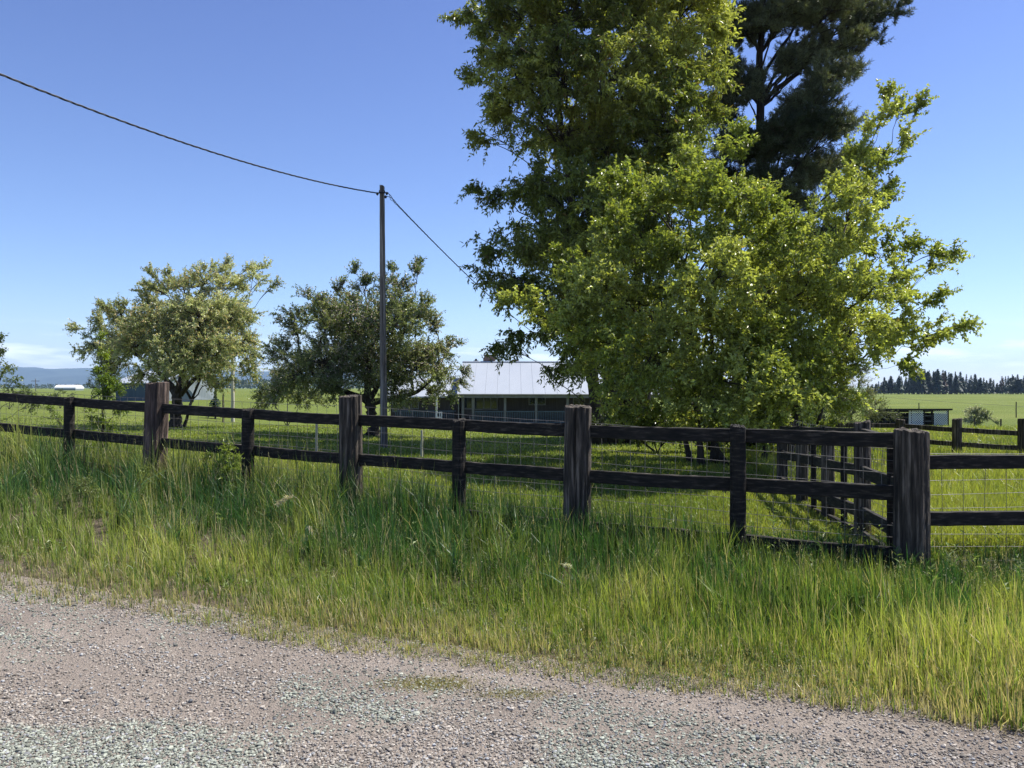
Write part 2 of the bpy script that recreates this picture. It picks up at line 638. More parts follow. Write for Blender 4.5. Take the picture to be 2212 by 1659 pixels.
def grass_col(x, y, n, f_, q):
    dark = np.array([.03, .08, .02])
    mid = np.array([.155, .215, .045])
    lime = np.array([.30, .345, .09])
    blue = np.array([.05, .13, .04])
    dry = np.array([.46, .41, .24])
    p = fbm(x, y, .8, 71, 3)
    q1 = fbm(x, y, 1.7, 21, 3)
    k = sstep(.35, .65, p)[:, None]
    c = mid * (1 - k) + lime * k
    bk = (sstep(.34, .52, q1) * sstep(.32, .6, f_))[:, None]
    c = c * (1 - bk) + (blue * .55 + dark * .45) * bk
    u = q.random((n, 1))
    c = np.where(u < .15, dark * 1.3, c)
    c = c * q.uniform(.55, 1.5, (n, 1))
    pd = .09 + .5 * np.exp(-(f_ / .17) ** 2) + .08 * (p > .6)
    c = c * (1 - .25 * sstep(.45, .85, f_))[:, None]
    isd = (q.random(n) < pd * (1 - .6 * sstep(.4, .8, f_)))[:, None]
    return np.where(isd, dry * q.uniform(.6, 1.1, (n, 1)), c)


g = Geo()
q = np.random.default_rng(3)
x0, y0 = verge(33000, 7)
per = 9
x = np.repeat(x0, per)
y = np.repeat(y0, per)
n = len(x)
az = q.random(n) * 6.283
rad = np.abs(q.normal(0, .03, n))
x = x + rad * np.cos(az)
y = y + rad * np.sin(az)
s, sfv = s_road(x, y), s_fence(x, y)
f_ = np.clip(s / np.maximum(s - sfv, .2), 0, 1.2)
ch = np.repeat(q.uniform(.5, 1.25, len(x0)), per)
tl = tallness(x)
hh = np.interp(f_, [0, .12, .3, .6, .85, 1.2], [.09, .14, .25, .33, 1, 1])
hh = np.where(hh >= .36, .36 + (hh - .36) / .64 * (tl - .36), hh)
hh = np.minimum(hh, np.maximum(tl, .2)) * (1 + .4 * sstep(1.2, 2.6, x) * (f_ < .6))
h = hh * ch * q.uniform(.45, 1.12, n) * (.55 + .95 * fbm(x, y, 1.5, 40, 3))
keep = (q.random(n) < .95) & in_view(x, y)
x, y, az, h, f_ = x[keep], y[keep], az[keep], h[keep], f_[keep]
n = len(x)
w = np.clip(.0044 + .0075 * h + q.normal(0, .0015, n), .0034, .013)
lean = np.abs(q.normal(.12, .22, n))
az2 = np.where(q.random(n) < .35, q.normal(3.6, .6, n), az)
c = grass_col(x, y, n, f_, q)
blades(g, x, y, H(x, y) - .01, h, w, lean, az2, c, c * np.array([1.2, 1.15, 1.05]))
print('verge blades', n)
# dead straws and roots lying along the ragged edge
ns_ = 5200
aa = q.uniform(-1.5, 9.5, ns_)
so = q.normal(-.02, .10, ns_) + .12 * (fbm(aa, aa * 0, 1.4, 61, 3) - .5)
xe, ye = RP[0] + aa * RD[0] + so * RN[0], RP[1] + aa * RD[1] + so * RN[1]
ce = np.where(q.random((ns_, 1)) < .5, np.array([.10, .07, .05]), np.array([.36, .30, .2])) * q.uniform(.6, 1.2, (ns_, 1))
hl_ = q.uniform(.03, .11, ns_)
blades(g, xe, ye, road_z(xe, ye) + .004, hl_ * .25, q.uniform(.0018, .004, ns_), q.uniform(2.5, 4.5, ns_), q.random(ns_) * 6.283, ce, lv=4)
# mossy tufts on the road shoulder
for X_, Y_, rx, ry, nn in ((930, 1478, .24, .07, 1800), (1115, 1500, .2, .05, 700), (335, 1330, .15, .06, 260)):
    dg = EYE / ((Y_ - HY) / F)
    mx_ = (X_ - CX) / F * dg
    xa_ = mx_ + q.normal(0, rx * .6, nn)
    ya_ = dg + q.normal(0, ry * .8, nn)
    cc = np.array([.26, .24, .08]) * q.uniform(.6, 1.2, (nn, 1))
    blades(g, xa_, ya_, road_z(xa_, ya_), q.uniform(.008, .022, nn), np.full(nn, .003), q.uniform(.2, 1.4, nn), q.random(nn) * 6.283, cc, lv=3)
# low thatch: dry, bent blades near the soil
x0, y0 = verge(60000, 19)
n = len(x0)
sf0 = s_fence(x0, y0)
s0 = s_road(x0, y0)
f0 = np.clip(s0 / np.maximum(s0 - sf0, .2), 0, 1.2)
dry = np.array([.27, .225, .13]) * q.uniform(.45, 1.1, (n, 1))
gr = np.array([.06, .10, .02]) * q.uniform(.7, 1.3, (n, 1))
c = np.where(q.random((n, 1)) < .55, dry, gr)
blades(g, x0, y0, H(x0, y0), q.uniform(.04, .12, n) * (.6 + f0), q.uniform(.003, .006, n), q.uniform(.5, 2.2, n), q.random(n) * 6.283, c, lv=3)
# seed stalks
x0, y0 = verge(2600, 23)
k = s_fence(x0, y0) > -2.2
x0, y0 = x0[k], y0[k]
n = len(x0)
hs = tallness(x0) * q.uniform(.9, 1.45, n)
c = np.array([.26, .24, .13]) * q.uniform(.6, 1.2, (n, 1))
blades(g, x0, y0, H(x0, y0), hs, q.uniform(.003, .0045, n), np.abs(q.normal(.15, .2, n)), q.random(n) * 6.283, c, lv=5)
# low herbs: small leaves between the blades
xh, yh = verge(60000, 29)
kk = fbm(xh, yh, 1.3, 77, 3) > .44
xh, yh = xh[kk], yh[kk]
nh_ = len(xh)
fh = np.clip(s_road(xh, yh) / np.maximum(s_road(xh, yh) - s_fence(xh, yh), .2), 0, 1.2)
HERBS = (xh, yh, fh)
GV = g


def side_of(x, y):
    """>0 right of the fence that runs back"""
    d = SIDE / np.linalg.norm(SIDE)
    return (x - P1[0]) * d[1] - (y - P1[1]) * d[0]


# lawn and paddock behind the fence
g = Geo()
q = np.random.default_rng(31)
N0 = 330000
y = 1 / q.uniform(1 / 46.0, 1 / 6.8, N0)
x = q.uniform(-.74, .74, N0) * y
ok = (s_fence(x, y) > .55)
x, y = x[ok], y[ok]
pad = side_of(x, y) > .1
hh = np.where(pad, q.uniform(.10, .34, len(x)), q.uniform(.04, .10, len(x)))
hh *= .7 + .6 * fbm(x, y, .7, 12, 3)
w = np.clip(.0011 * y, .006, .035)
p = fbm(x, y, .5, 90, 3)[:, None]
c1, c2 = np.array([.155, .21, .035]), np.array([.28, .32, .06])
k = sstep(.35, .65, p)
c = c1 * (1 - k) + c2 * k
c = c * q.uniform(.7, 1.3, (len(x), 1))
fl = (q.random(len(x)) < .02)[:, None] & pad[:, None]
c = np.where(fl, np.array([.55, .5, .12]), c)
c = np.where((q.random((len(x), 1)) < .07), np.array([.24, .21, .1]), c)
blades(g, x, y, H(x, y) - .005, hh, w, np.abs(q.normal(.25, .3, len(x))), q.random(len(x)) * 6.283, c, lv=3)
tag(g.build('lawn_grass', M['grass'], colour=True), kind='stuff')
print('lawn blades', len(x))

# ------------------------------------------------------------------ fences
TOPZ = {0: -.375, 1: -.205, 2: -.116, 3: .044, 4: .12}
RAILZ = [(-1, -.42), (0, -.405), (1, -.395), (2, -.335), (3, -.235), (4, -.115), (5, .0)]


def rail_top(k):
    return EYE + np.interp(k, [a for a, b in RAILZ], [b for a, b in RAILZ]) - .055


def mesh_wire(g, pts, z0f, z1f, step=.152, nh=8, thick=.0016, seed=0):
    """woven wire along a polyline; pts (K,2); z0f, z1f: bottom and top heights"""
    r = np.random.default_rng(seed)
    pts = np.asarray(pts, float)
    seg = np.linalg.norm(np.diff(pts, axis=0), axis=1)
    cum = np.concatenate([[0], np.cumsum(seg)])
    L = cum[-1]
    t = np.arange(0, L, step / 2)
    x = np.interp(t, cum, pts[:, 0])
    y = np.interp(t, cum, pts[:, 1])
    b, tp = z0f(x, y, t / L), z1f(x, y, t / L)
    for k in range(nh):
        fr = k / (nh - 1)
        z = b + (tp - b) * fr + .006 * np.sin(t * 2.1 + k) + np.cumsum(r.normal(0, .0008, len(t)))
        tubes(g, np.stack([x, y, z], -1)[None], thick, 4)
    i0 = np.arange(1, len(t), 2)
    fr = np.linspace(0, 1, 6)
    P = np.stack([np.repeat(x[i0, None], 6, 1) + r.normal(0, .004, (len(i0), 6)), np.repeat(y[i0, None], 6, 1),
                  b[i0, None] + (tp - b)[i0, None] * fr], -1)
    tubes(g, P, thick, 4)


# roadside fence
loc = (P1[0], P1[1], h1(*P1))
fence = thing('roadside_fence', 'black stained post and rail fence with wire mesh along the road verge', 'fence', loc)
KS = [0, 1, 1.925, 3.004, 4.2, 5.25]
for k in range(0, 6):
    p = P1 + BAY * KS[k]
    z0 = h1(*p)
    zt = EYE + TOPZ.get(k, .2 + .1 * (k - 5))
    g = Geo()
    r = (.136, .133, .137, .147, .13, .13)[k]
    logpost(g, p[0], p[1], z0 - .2, zt, r, seed=40 + k, lean=((0, 0), (.02, 0), (-.01, 0), (.05, 0), (0, 0), (0, 0))[k], notch=(0, 0, .1, .16, 0, 0)[k])
    o = g.build('post', M['postred'] if k == 3 else M['postwood'], fence, smooth=False)
    if k == 3:
        o['label'] = 'reddish brown post with bark, narrower at the foot'
    if k == 0:
        o['label'] = 'thick grey corner post where three fences meet'
for k in range(0, 5):
    k0, k1 = KS[k], KS[k + 1]
    km = (.4716, 1.442, 2.44, 3.56, 4.72)[k]
    m_ = P1 + BAY * km
    g = Geo()
    zt = rail_top(km) + .055 + (.0 if k else .03)
    logpost(g, m_[0] - FN[0] * .03, m_[1] - FN[1] * .03, h1(*m_) - .2, zt, .072, seed=70 + k)
    g.build('middle_post', M['stained'], fence)
    for lvl, drop in enumerate((0, .46, .985)):
        for half in (0, 1):
            ka, kb = (k0, km) if half == 0 else (km, k1)
            pa, pb = P1 + BAY * ka, P1 + BAY * kb
            za, zb = rail_top(ka) - drop, rail_top(kb) - drop
            if lvl == 2 and k > 1:
                za, zb = za + .08, zb + .08
            d_ = (pb - pa) / np.linalg.norm(pb - pa)
            g = Geo()
            pa2, pb2 = pa + d_ * .04 + FN * .02, pb - d_ * .04 + FN * .02
            plank(g, (*pa2, za), (*pb2, zb), .055, .128, seed=100 + k * 10 + lvl * 2 + half)
            g.build('rail', M['stained'], fence)
pts = [P1 + BAY * k + FN * .11 for k in np.linspace(-.0, 5, 30)]


def kof(x, y):
    return ((x - P1[0]) * FD[0] + (y - P1[1]) * FD[1]) / np.linalg.norm(BAY)


g = Geo()
mesh_wire(g, pts, lambda x, y, t: H(x, y) + .04, lambda x, y, t: EYE + np.interp(kof(x, y), [0, 1, 2, 3, 4, 5], [-.55, -.375, -.235, -.165, -.075, .06]), .152, 10, .0023, 5)
g.build('wire_mesh', M['wire'], fence)

# fence running back from the corner
sf_ = thing('paddock_side_fence', 'dark post and rail fence running back from the thick corner post', 'fence', (*(P1 + SIDE), h1(*(P1 + SIDE))))
NB = 4
for k in range(1, NB + 1):
    p = P1 + SIDE * k
    z0 = h1(*p)
    g = Geo()
    logpost(g, p[0], p[1], z0 - .2, EYE - (.37 if k == 1 else .52 + .05 * k), .078, seed=140 + k)
    g.build('post', M['postwood'], sf_)
for k in range(NB):
    a_, b_ = P1 + SIDE * k, P1 + SIDE * (k + 1)
    m_ = a_ + (b_ - a_) * (.42 if k else .32)
    if k < 3:
        g = Geo()
        logpost(g, m_[0] - .03, m_[1], h1(*m_) - .2, EYE - .5 - .05 * k, .033, seed=150 + k)
        g.build('middle_post', M['stained'], sf_)
    d_ = (b_ - a_) / np.linalg.norm(b_ - a_)
    S_ = np.array([-d_[1], d_[0]]) * .02
    fall = lambda p_: -.045 * max(0, p_[1] - 8)
    for lvl, hh in enumerate((-.49, -.87, -1.29, -1.53)):
        g = Geo()
        plank(g, (*(a_ + d_ * .06 + S_), EYE + hh + fall(a_)), (*(b_ - d_ * .04 + S_), EYE + hh + fall(b_)), .05, .12, seed=160 + k * 5 + lvl, k=8)
        g.build('rail', M['stained'], sf_)
g = Geo()
pts = [P1 + SIDE * k + np.array([.09, 0]) for k in np.linspace(.03, NB, 20)]
mesh_wire(g, pts, lambda x, y, t: H(x, y) + .04, lambda x, y, t: H(x, y) + 1.1, .152, 9, .0022, 6)
g.build('wire_mesh', M['wire'], sf_)

# fence to the right of the corner
rf = thing('right_roadside_fence', 'two rail dark fence with wire mesh right of the thick corner post', 'fence', (6.2, 6.85, h1(6.2, 6.85)))
E0, E1 = np.array([P1[0] + .1, 6.72]), np.array([6.35, 7.0])
for k in range(2):
    a_, b_ = E0 + (E1 - E0) * k, E0 + (E1 - E0) * (k + 1)
    for lvl, zz in enumerate((-.655, -1.145)):
        g = Geo()
        plank(g, (*a_, EYE + zz), (*b_, EYE + zz), .055, .122, seed=200 + k * 3 + lvl)
        g.build('rail', M['stained'], rf)
    g = Geo()
    logpost(g, b_[0], b_[1] + .02, h1(*b_) - .2, EYE - .4, .12, seed=210 + k)
    g.build('post', M['postwood'], rf)
g = Geo()
mesh_wire(g, [E0 + (E1 - E0) * k + np.array([0, .12]) for k in np.linspace(0, 2, 12)], lambda x, y, t: H(x, y) + .04, lambda x, y, t: EYE - .60 + 0 * x, .205, 9, .0023, 8)
g.build('wire_mesh', M['wire'], rf)
# cut stub on the corner post
g = Geo()
plank(g, (P1[0] + .05, P1[1] + .12, EYE - .97), (P1[0] + .17, P1[1] + .14, EYE - .97), .05, .11, seed=3, k=4)
g.build('rail_stub', M['stained'], rf)

# far paddock fence
ff = thing('far_paddock_fence', 'distant grey two rail fence crossing the paddock in front of the lattice shelter', 'fence', (9.6, 19.1, h1(9.6, 19.1)))
fp = [np.array(p) for p in ((5.3, 20.7), (9.6, 19.1), (10.3, 17.9), (11.3, 17.1), (13.6, 16.2))]
ftz = [-.93, -.82, -.75, -.72, -.7]
for k, p in enumerate(fp):
    g = Geo()
    logpost(g, p[0], p[1], h1(*p) - .2, EYE + ftz[k], .10, seed=230 + k)
    g.build('post', M['postwood'], ff)
for k in range(len(fp) - 1):
    for lvl, (za, zb) in enumerate((((-.96, -.97), (-.97, -1.0), (-1.0, -1.04), (-1.04, -1.06))[k], ((-1.3, -1.32), (-1.32, -1.33), (-1.33, -1.36), (-1.36, -1.38))[k])):
        g = Geo()
        plank(g, (*(fp[k]), EYE + za), (*(fp[k + 1]), EYE + zb), .05, .11, seed=240 + k * 3 + lvl, rough=.003)
        g.build('rail', M['postwood'], ff)
g = Geo()
mesh_wire(g, [p + np.array([0, .1]) for p in fp], lambda x, y, t: H(x, y) + .04, lambda x, y, t: EYE - 1.0 + 0 * x, .152, 8, .0022, 9)
g.build('wire_mesh', M['wire'], ff)

# ------------------------------------------------------------------ leaves and trees
def leaves(g, P, D, Nn, L, Wd, C, cup=.25):
    D = norm(D)
    S = norm(np.cross(D, Nn))
    Nn = np.cross(S, D)
    n = len(P)
    L, Wd = L[:, None], Wd[:, None]
    V = np.stack([P, P + D * L * .42 + S * Wd * .5 + Nn * Wd * cup, P + D * L - Nn * L * .12, P + D * L * .42 - S * Wd * .5 + Nn * Wd * cup], 1)
    o = (np.arange(n) * 4)[:, None]
    g.add(V.reshape(-1, 3), [o + np.array([0, 1, 2])[None], o + np.array([0, 2, 3])[None]], np.repeat(C, 4, 0))


def finish_verge():
    q = np.random.default_rng(37)
    xh, yh, fh = HERBS
    per = 2
    xh, yh, fh = np.repeat(xh, per), np.repeat(yh, per), np.repeat(fh, per)
    n = len(xh)
    xh = xh + q.normal(0, .012, n)
    yh = yh + q.normal(0, .012, n)
    z = H(xh, yh) + q.random(n) ** 1.3 * (.06 + .26 * fh)
    c = np.where(q.random((n, 1)) < .75, np.array([.15, .20, .07]), np.array([.34, .33, .2])) * q.uniform(.6, 1.3, (n, 1))
    leaves(GV, np.stack([xh, yh, z], -1), norm(q.normal(0, 1, (n, 3)) + [0, 0, .3]), norm(q.normal(0, .8, (n, 3)) + UP), q.uniform(.008, .024, n), q.uniform(.004, .011, n), c)
    # broadleaf rosettes and tussocks of broad bent blades
    xr, yr = verge(900, 51)
    fr = np.clip(s_road(xr, yr) / np.maximum(s_road(xr, yr) - s_fence(xr, yr), .2), 0, 1.2)
    kk = fr > .15
    xr, yr, fr = xr[kk], yr[kk], fr[kk]
    m = len(xr)
    pr = 11
    az = q.random(m * pr) * 6.283
    D = np.stack([np.cos(az), np.sin(az), q.uniform(.2, 1.1, m * pr)], -1)
    P0 = np.stack([np.repeat(xr, pr), np.repeat(yr, pr), np.repeat(H(xr, yr), pr) + q.uniform(.02, .3, m * pr) * np.repeat(fr, pr)], -1)
    cl = np.repeat(np.where(q.random((m, 1)) < .5, np.array([.10, .16, .04]), np.array([.19, .25, .08])), pr, 0) * q.uniform(.7, 1.2, (m * pr, 1))
    leaves(GV, P0, D, norm(UP + q.normal(0, .3, (m * pr, 3))), q.uniform(.035, .085, m * pr), q.uniform(.012, .026, m * pr), cl, .2)
    xt, yt = verge(700, 53)
    ft = np.clip(s_road(xt, yt) / np.maximum(s_road(xt, yt) - s_fence(xt, yt), .2), 0, 1.2)
    kk = ft > .4
    xt, yt, ft = xt[kk], yt[kk], ft[kk]
    pr = 34
    m = len(xt) * pr
    X2, Y2 = np.repeat(xt, pr) + q.normal(0, .035, m), np.repeat(yt, pr) + q.normal(0, .035, m)
    hh_ = np.repeat(np.maximum(tallness(xt), .25) * (.5 + .55 * ft) * q.uniform(.8, 1.2, len(xt)), pr) * q.uniform(.5, 1.1, m)
    cc = np.repeat(np.where(q.random((len(xt), 1)) < .6, np.array([.045, .11, .035]), np.array([.12, .18, .04])), pr, 0) * q.uniform(.6, 1.4, (m, 1))
    blades(GV, X2, Y2, H(X2, Y2), hh_, q.uniform(.007, .013, m), np.abs(q.normal(.3, .35, m)), q.random(m) * 6.283, cc, cc * 1.2, lv=5)
    # seed heads
    xs, ys = verge(5200, 41)
    k = s_fence(xs, ys) > -2.4
    xs, ys = xs[k], ys[k]
    m = len(xs)
    hs = tallness(xs) * q.uniform(.75, 1.3, m) * np.interp(s_fence(xs, ys), [-2.4, -.6, 1], [.55, 1, 1])
    top = np.stack([xs, ys, H(xs, ys) + hs], -1)
    lean = q.normal(0, .12, (m, 2)) * hs[:, None]
    top[:, :2] += lean
    root = np.stack([xs, ys, H(xs, ys)], -1)
    mid = (root + top) / 2 - np.concatenate([lean * .25, np.zeros((m, 1))], 1)
    col = np.array([.34, .32, .19]) * q.uniform(.6, 1.2, (m, 1))
    P = bez(root, mid, top, 5)
    tubes(GV, P, np.linspace(.0013, .0006, 5)[None], 3, col=col, cap=False)
    r_ = 7
    D = norm(P[:, -1] - P[:, -2])
    t = np.tile(np.linspace(0, 1, r_), m)
    Pp = np.repeat(top, r_, 0) - np.repeat(D, r_, 0) * (t * .05)[:, None]
    Dd = norm(np.repeat(D, r_, 0) + q.normal(0, .35, (m * r_, 3)))
    leaves(GV, Pp, Dd, norm(q.normal(0, 1, (m * r_, 3))), np.full(m * r_, .018), np.full(m * r_, .0045), np.repeat(col * 1.15, r_, 0))
    tag(GV.build('roadside_grass', M['grass'], colour=True), kind='stuff')


def rdir(n, q):
    return norm(q.normal(0, 1, (n, 3)))


def bez(a, b, c, k):
    t = np.linspace(0, 1, k)[None, :, None]
    return a[:, None] * (1 - t) ** 2 + 2 * b[:, None] * t * (1 - t) + c[:, None] * t ** 2


def make_tree(name, label, cat, base, d, lobes, stems, q, sub_den=1.0, shoots=7, shoot_len=.5, nl=12, leaf=(.06, .03), up=.4, outw=.8,
              droop=.1, ldroop=.3, colf=None, limb_r=.05, thick=1.0, group=None, twig_r=.004, needle=False, depth_scale=1.0, bark='bark', fill=True, parent_mat='leaf', shell=.5, flat=.8):
    """base (x,y,z); lobes: (X, Y, R, [extra distance]) in the sight-line scale of the reference at distance d; stems: list of polylines"""
    root = thing(name, label, cat, base, group)
    base = np.asarray(base, float)
    LB = []
    Xs = np.array([l[0] for l in lobes], float)
    cxm = Xs.mean()
    hw = max(np.abs(Xs - cxm).max(), 1)
    for l in lobes:
        X_, Y_, R_ = l[:3]
        r = R_ * d / F
        e = math.sqrt(max(0, 1 - ((X_ - cxm) / hw) ** 2)) * hw * d / F * .75 * depth_scale
        offs = [l[3]] if len(l) > 3 else ([q.uniform(-.9, -.2) * e, q.uniform(.1, .9) * e] if (fill and R_ >= 50) else [q.uniform(-.45, .45) * e])
        for o in offs:
            c = W(X_, Y_, d)
            c = c + np.array([(X_ - CX) / F * o * 1.0, o, (HY - Y_) / F * o])
            LB.append((c, r))
    gt, gc = Geo(), Geo()
    SP = []
    for st in stems:
        pts, r0, r1 = st
        pts = np.array(pts, float)
        tt = np.linspace(0, 1, len(pts))
        t = np.linspace(0, 1, 18)
        P = np.stack([np.interp(t, tt, pts[:, i]) for i in range(3)], -1)
        for _ in range(2):
            P[1:-1] = (P[:-2] + 2 * P[1:-1] + P[2:]) / 4
        P[1:-1, :2] += q.normal(0, r0 * .12, (16, 2))
        R = r0 + (r1 - r0) * t ** .8
        R = R * (1 + .5 * np.exp(-t * 14))
        tube1(gt, P, R, 12)
        SP.append((P, R))
    allP = np.concatenate([p for p, r in SP])
    # limbs
    C = np.array([c for c, r in LB])
    Rr = np.array([r for c, r in LB])
    S0 = []
    for c in C:
        dh = np.linalg.norm(allP[:, :2] - c[:2], axis=1)
        cost = dh + 1.2 * np.abs(allP[:, 2] - (c[2] - .75 * dh - .2)) + (allP[:, 2] < base[2] + .15 * (C[:, 2].max() - base[2])) * 2.0
        S0.append(allP[np.argmin(cost)])
    S0 = np.array(S0)
    dist = np.linalg.norm(C - S0, axis=1)
    ctrl = S0 + (C - S0) * .5 + UP * (dist * .16)[:, None] + q.normal(0, .08, C.shape) * dist[:, None]
    K = 9
    LP = bez(S0, ctrl, C, K)
    LP[:, 1:-1] += q.normal(0, .02, (len(C), K - 2, 3)) * dist[:, None, None]
    lr = limb_r * (.5 + .5 * np.clip(dist / max(dist.mean(), .1), 0, 1.6)) * np.clip(Rr / np.median(Rr), .3, 1.1)
    tubes(gt, LP, lr[:, None] * np.linspace(1, .28, K)[None], 6)
    # subs
    subs, sstart, sc, sr_ = [], [], [], []
    for i_, (c, r) in enumerate(LB):
        ns = max(3, int(sub_den * (r / shoot_len) ** 2 * 6))
        dd = rdir(ns, q)
        rr = r * (shell + (1 - shell) * q.random(ns)) ** .7
        e = c + dd * rr[:, None] * np.array([1, 1, flat])
        subs.append(e)
        ki = q.integers(5, K, ns)
        sstart.append(LP[i_, ki])
        sc.append(np.repeat(c[None], ns, 0))
    subs, sstart, sc = np.concatenate(subs), np.concatenate(sstart), np.concatenate(sc)
    dl = np.linalg.norm(subs - sstart, axis=1)[:, None]
    cen = C.mean(0)
    SBP = bez(sstart, (sstart + subs) / 2 + q.normal(0, .12, subs.shape) * dl + UP * .08 * dl, subs, 5)
    tubes(gt, SBP, (np.linspace(1, .45, 5) * limb_r * .28)[None] * np.ones((len(subs), 1)), 4)
    # shoots
    ns = len(subs)
    si = np.repeat(np.arange(ns), shoots)
    kk = q.integers(2, 5, len(si))
    st = SBP[si, kk]
    out = norm(subs[si] - sc[si] + .35 * (subs[si] - cen) + 1e-6)
    dr = norm(outw * out + up * UP + .75 * rdir(len(si), q))
    sl = shoot_len * q.uniform(.5, 1.25, len(si))
    K2 = 4
    t = np.linspace(0, 1, K2)[None, :, None]
    SH = st[:, None] + dr[:, None] * sl[:, None, None] * t - UP * (droop * sl)[:, None, None] * t ** 2
    tubes(gt, SH, np.linspace(twig_r, twig_r * .35, K2)[None] * np.ones((len(si), 1)), 3, cap=False)
    # leaves
    n = len(si) * nl
    li = np.repeat(np.arange(len(si)), nl)
    tl = np.clip(np.tile((np.arange(nl) + .6) / nl, len(si)) + q.normal(0, .04, n), .05, 1)
    P = st[li] + dr[li] * (sl[li] * tl)[:, None] - UP * (droop * sl[li] * tl ** 2)[:, None]
    if needle:
        D = norm(dr[li] * .75 + rdir(n, q) * .9 + UP * .15)
        P = P
        Lf = leaf[0] * q.uniform(.7, 1.2, n)
        Wf = leaf[1] * np.ones(n)
        Nn = rdir(n, q)
    else:
        D = norm(dr[li] * .45 + rdir(n, q) * .95 - UP * ldroop)
        P = P + rdir(n, q) * leaf[0] * .25
        Nn = norm(rdir(n, q) * .8 + UP * .75)
        Lf = leaf[0] * q.uniform(.6, 1.2, n)
        Wf = leaf[1] * q.uniform(.75, 1.2, n)
    col = colf(P, li, tl, q)
    leaves(gc, P, D, Nn, Lf, Wf, col, .25 if not needle else 0.0)
    gt.build('trunk', M[bark], root, smooth=True)
    gc.build('crown', M[parent_mat], root, colour=True)
    print(name, 'lobes', len(LB), 'shoots', len(si), 'leaves', n)
    return root


def two_tone(c1, c2, c3=None, p3=0, scale=.8, off=0, young=None, py=.0, spots=None):
    c1, c2 = np.array(c1), np.array(c2)

    def fcol(P, li, tl, q):
        n = len(P)
        nz = fbm(P[:, 0] + P[:, 1] * .5, P[:, 2] + P[:, 1] * .3, scale, off, 3)
        k = sstep(.3, .7, nz)[:, None]
        c = c1 * (1 - k) + c2 * k
        per = q.uniform(.75, 1.25, li.max() + 1)[li][:, None]
        c = c * per * q.uniform(.65, 1.35, (n, 1))
        if young is not None:
            y_ = ((tl > .82) & (q.random(n) < py))[:, None]
            c = np.where(y_, np.array(young) * q.uniform(.7, 1.2, (n, 1)), c)
        if c3 is not None:
            pm = p3 * (.4 + 1.2 * sstep(.4, .7, fbm(P[:, 0], P[:, 2], .9, off + 5, 2)))
            c = np.where((q.random(n) < pm)[:, None], np.array(c3) * q.uniform(.7, 1.15, (n, 1)), c)
        return c
    return fcol


def L2(X, Y, d, dd=0):
    return tuple(W(X, Y, d + dd))


finish_verge()
# --- bright leafy tree by the corner (foreground)
q = np.random.default_rng(101)
d = 16.0
fb = W(1590, 1000, d)
fb[2] = h1(fb[0], fb[1])
lob = [(1350, 400, 55), (1420, 430, 70), (1330, 480, 50), (1480, 330, 42), (1500, 420, 80), (1590, 320, 40), (1595, 285, 20), (1600, 420, 70), (1600, 500, 90),
       (1700, 530, 80), (1760, 460, 45), (1830, 410, 55), (1885, 345, 50), (1905, 265, 40), (1912, 205, 18), (1950, 235, 28), (2000, 220, 16), (1955, 300, 26),
       (1900, 420, 45), (1860, 490, 60), (1800, 570, 80), (1900, 545, 45), (1960, 548, 30), (2015, 545, 24), (2050, 552, 12), (1890, 620, 65), (1970, 640, 38),
       (2030, 650, 26), (1980, 700, 45), (2050, 712, 26), (2085, 706, 10), (1920, 735, 55), (2000, 745, 26), (1950, 785, 20), (1840, 700, 75), (1840, 790, 45),
       (1760, 640, 90), (1650, 620, 90), (1550, 600, 90), (1450, 560, 80), (1370, 560, 70), (1280, 580, 50), (1215, 600, 32), (1208, 550, 12), (1150, 640, 28), (1110, 655, 16),
       (1300, 640, 80), (1400, 660, 90), (1500, 700, 90), (1600, 720, 90), (1700, 740, 90), (1770, 790, 70), (1700, 840, 75), (1600, 830, 90),
       (1500, 810, 90), (1400, 780, 90), (1310, 740, 80), (1235, 700, 55), (1180, 690, 30), (1340, 840, 55), (1270, 795, 35), (1460, 885, 45), (1770, 870, 45), (1650, 890, 50), (1560, 900, 45), (1820, 860, 35), (1390, 900, 42), (1480, 925, 36), (1555, 940, 32), (1630, 935, 40), (1705, 935, 44), (1780, 915, 40), (1335, 890, 30), (1660, 965, 26, 1.5), (1740, 960, 26, 1.8)]
stems = []
for X0, X1, Y1, r in ((1490, 1420, 600, .06), (1515, 1470, 540, .07), (1545, 1530, 480, .09), (1600, 1600, 450, .085), (1650, 1690, 520, .06), (1700, 1830, 480, .07), (1740, 1880, 600, .055), (1570, 1350, 640, .06)):
    dd = q.uniform(-.6, .6)
    a_ = W(X0, 1000, d + dd)
    a_[2] = h1(a_[0], a_[1]) - .05
    b_ = np.array(L2(X1, Y1, d, dd * 2.2))
    stems.append(([a_, a_ + (b_ - a_) * .35 + np.array([0, 0, .25]), b_], r, .018))
make_tree('leafy_fruit_tree', 'bright lime green many-stemmed tree just behind the fence, in front of the tall pine', 'tree', fb, d, lob, stems, q,
          sub_den=.62, shoots=8, shoot_len=.34, nl=20, leaf=(.088, .05), up=.5, outw=.7, droop=.12, ldroop=.15, shell=.6, flat=.75, limb_r=.022, twig_r=.0035,
          colf=two_tone((.21, .26, .05), (.39, .43, .12), c3=(.34, .26, .06), p3=.01, young=(.38, .42, .08), py=.35, scale=.7, off=3))

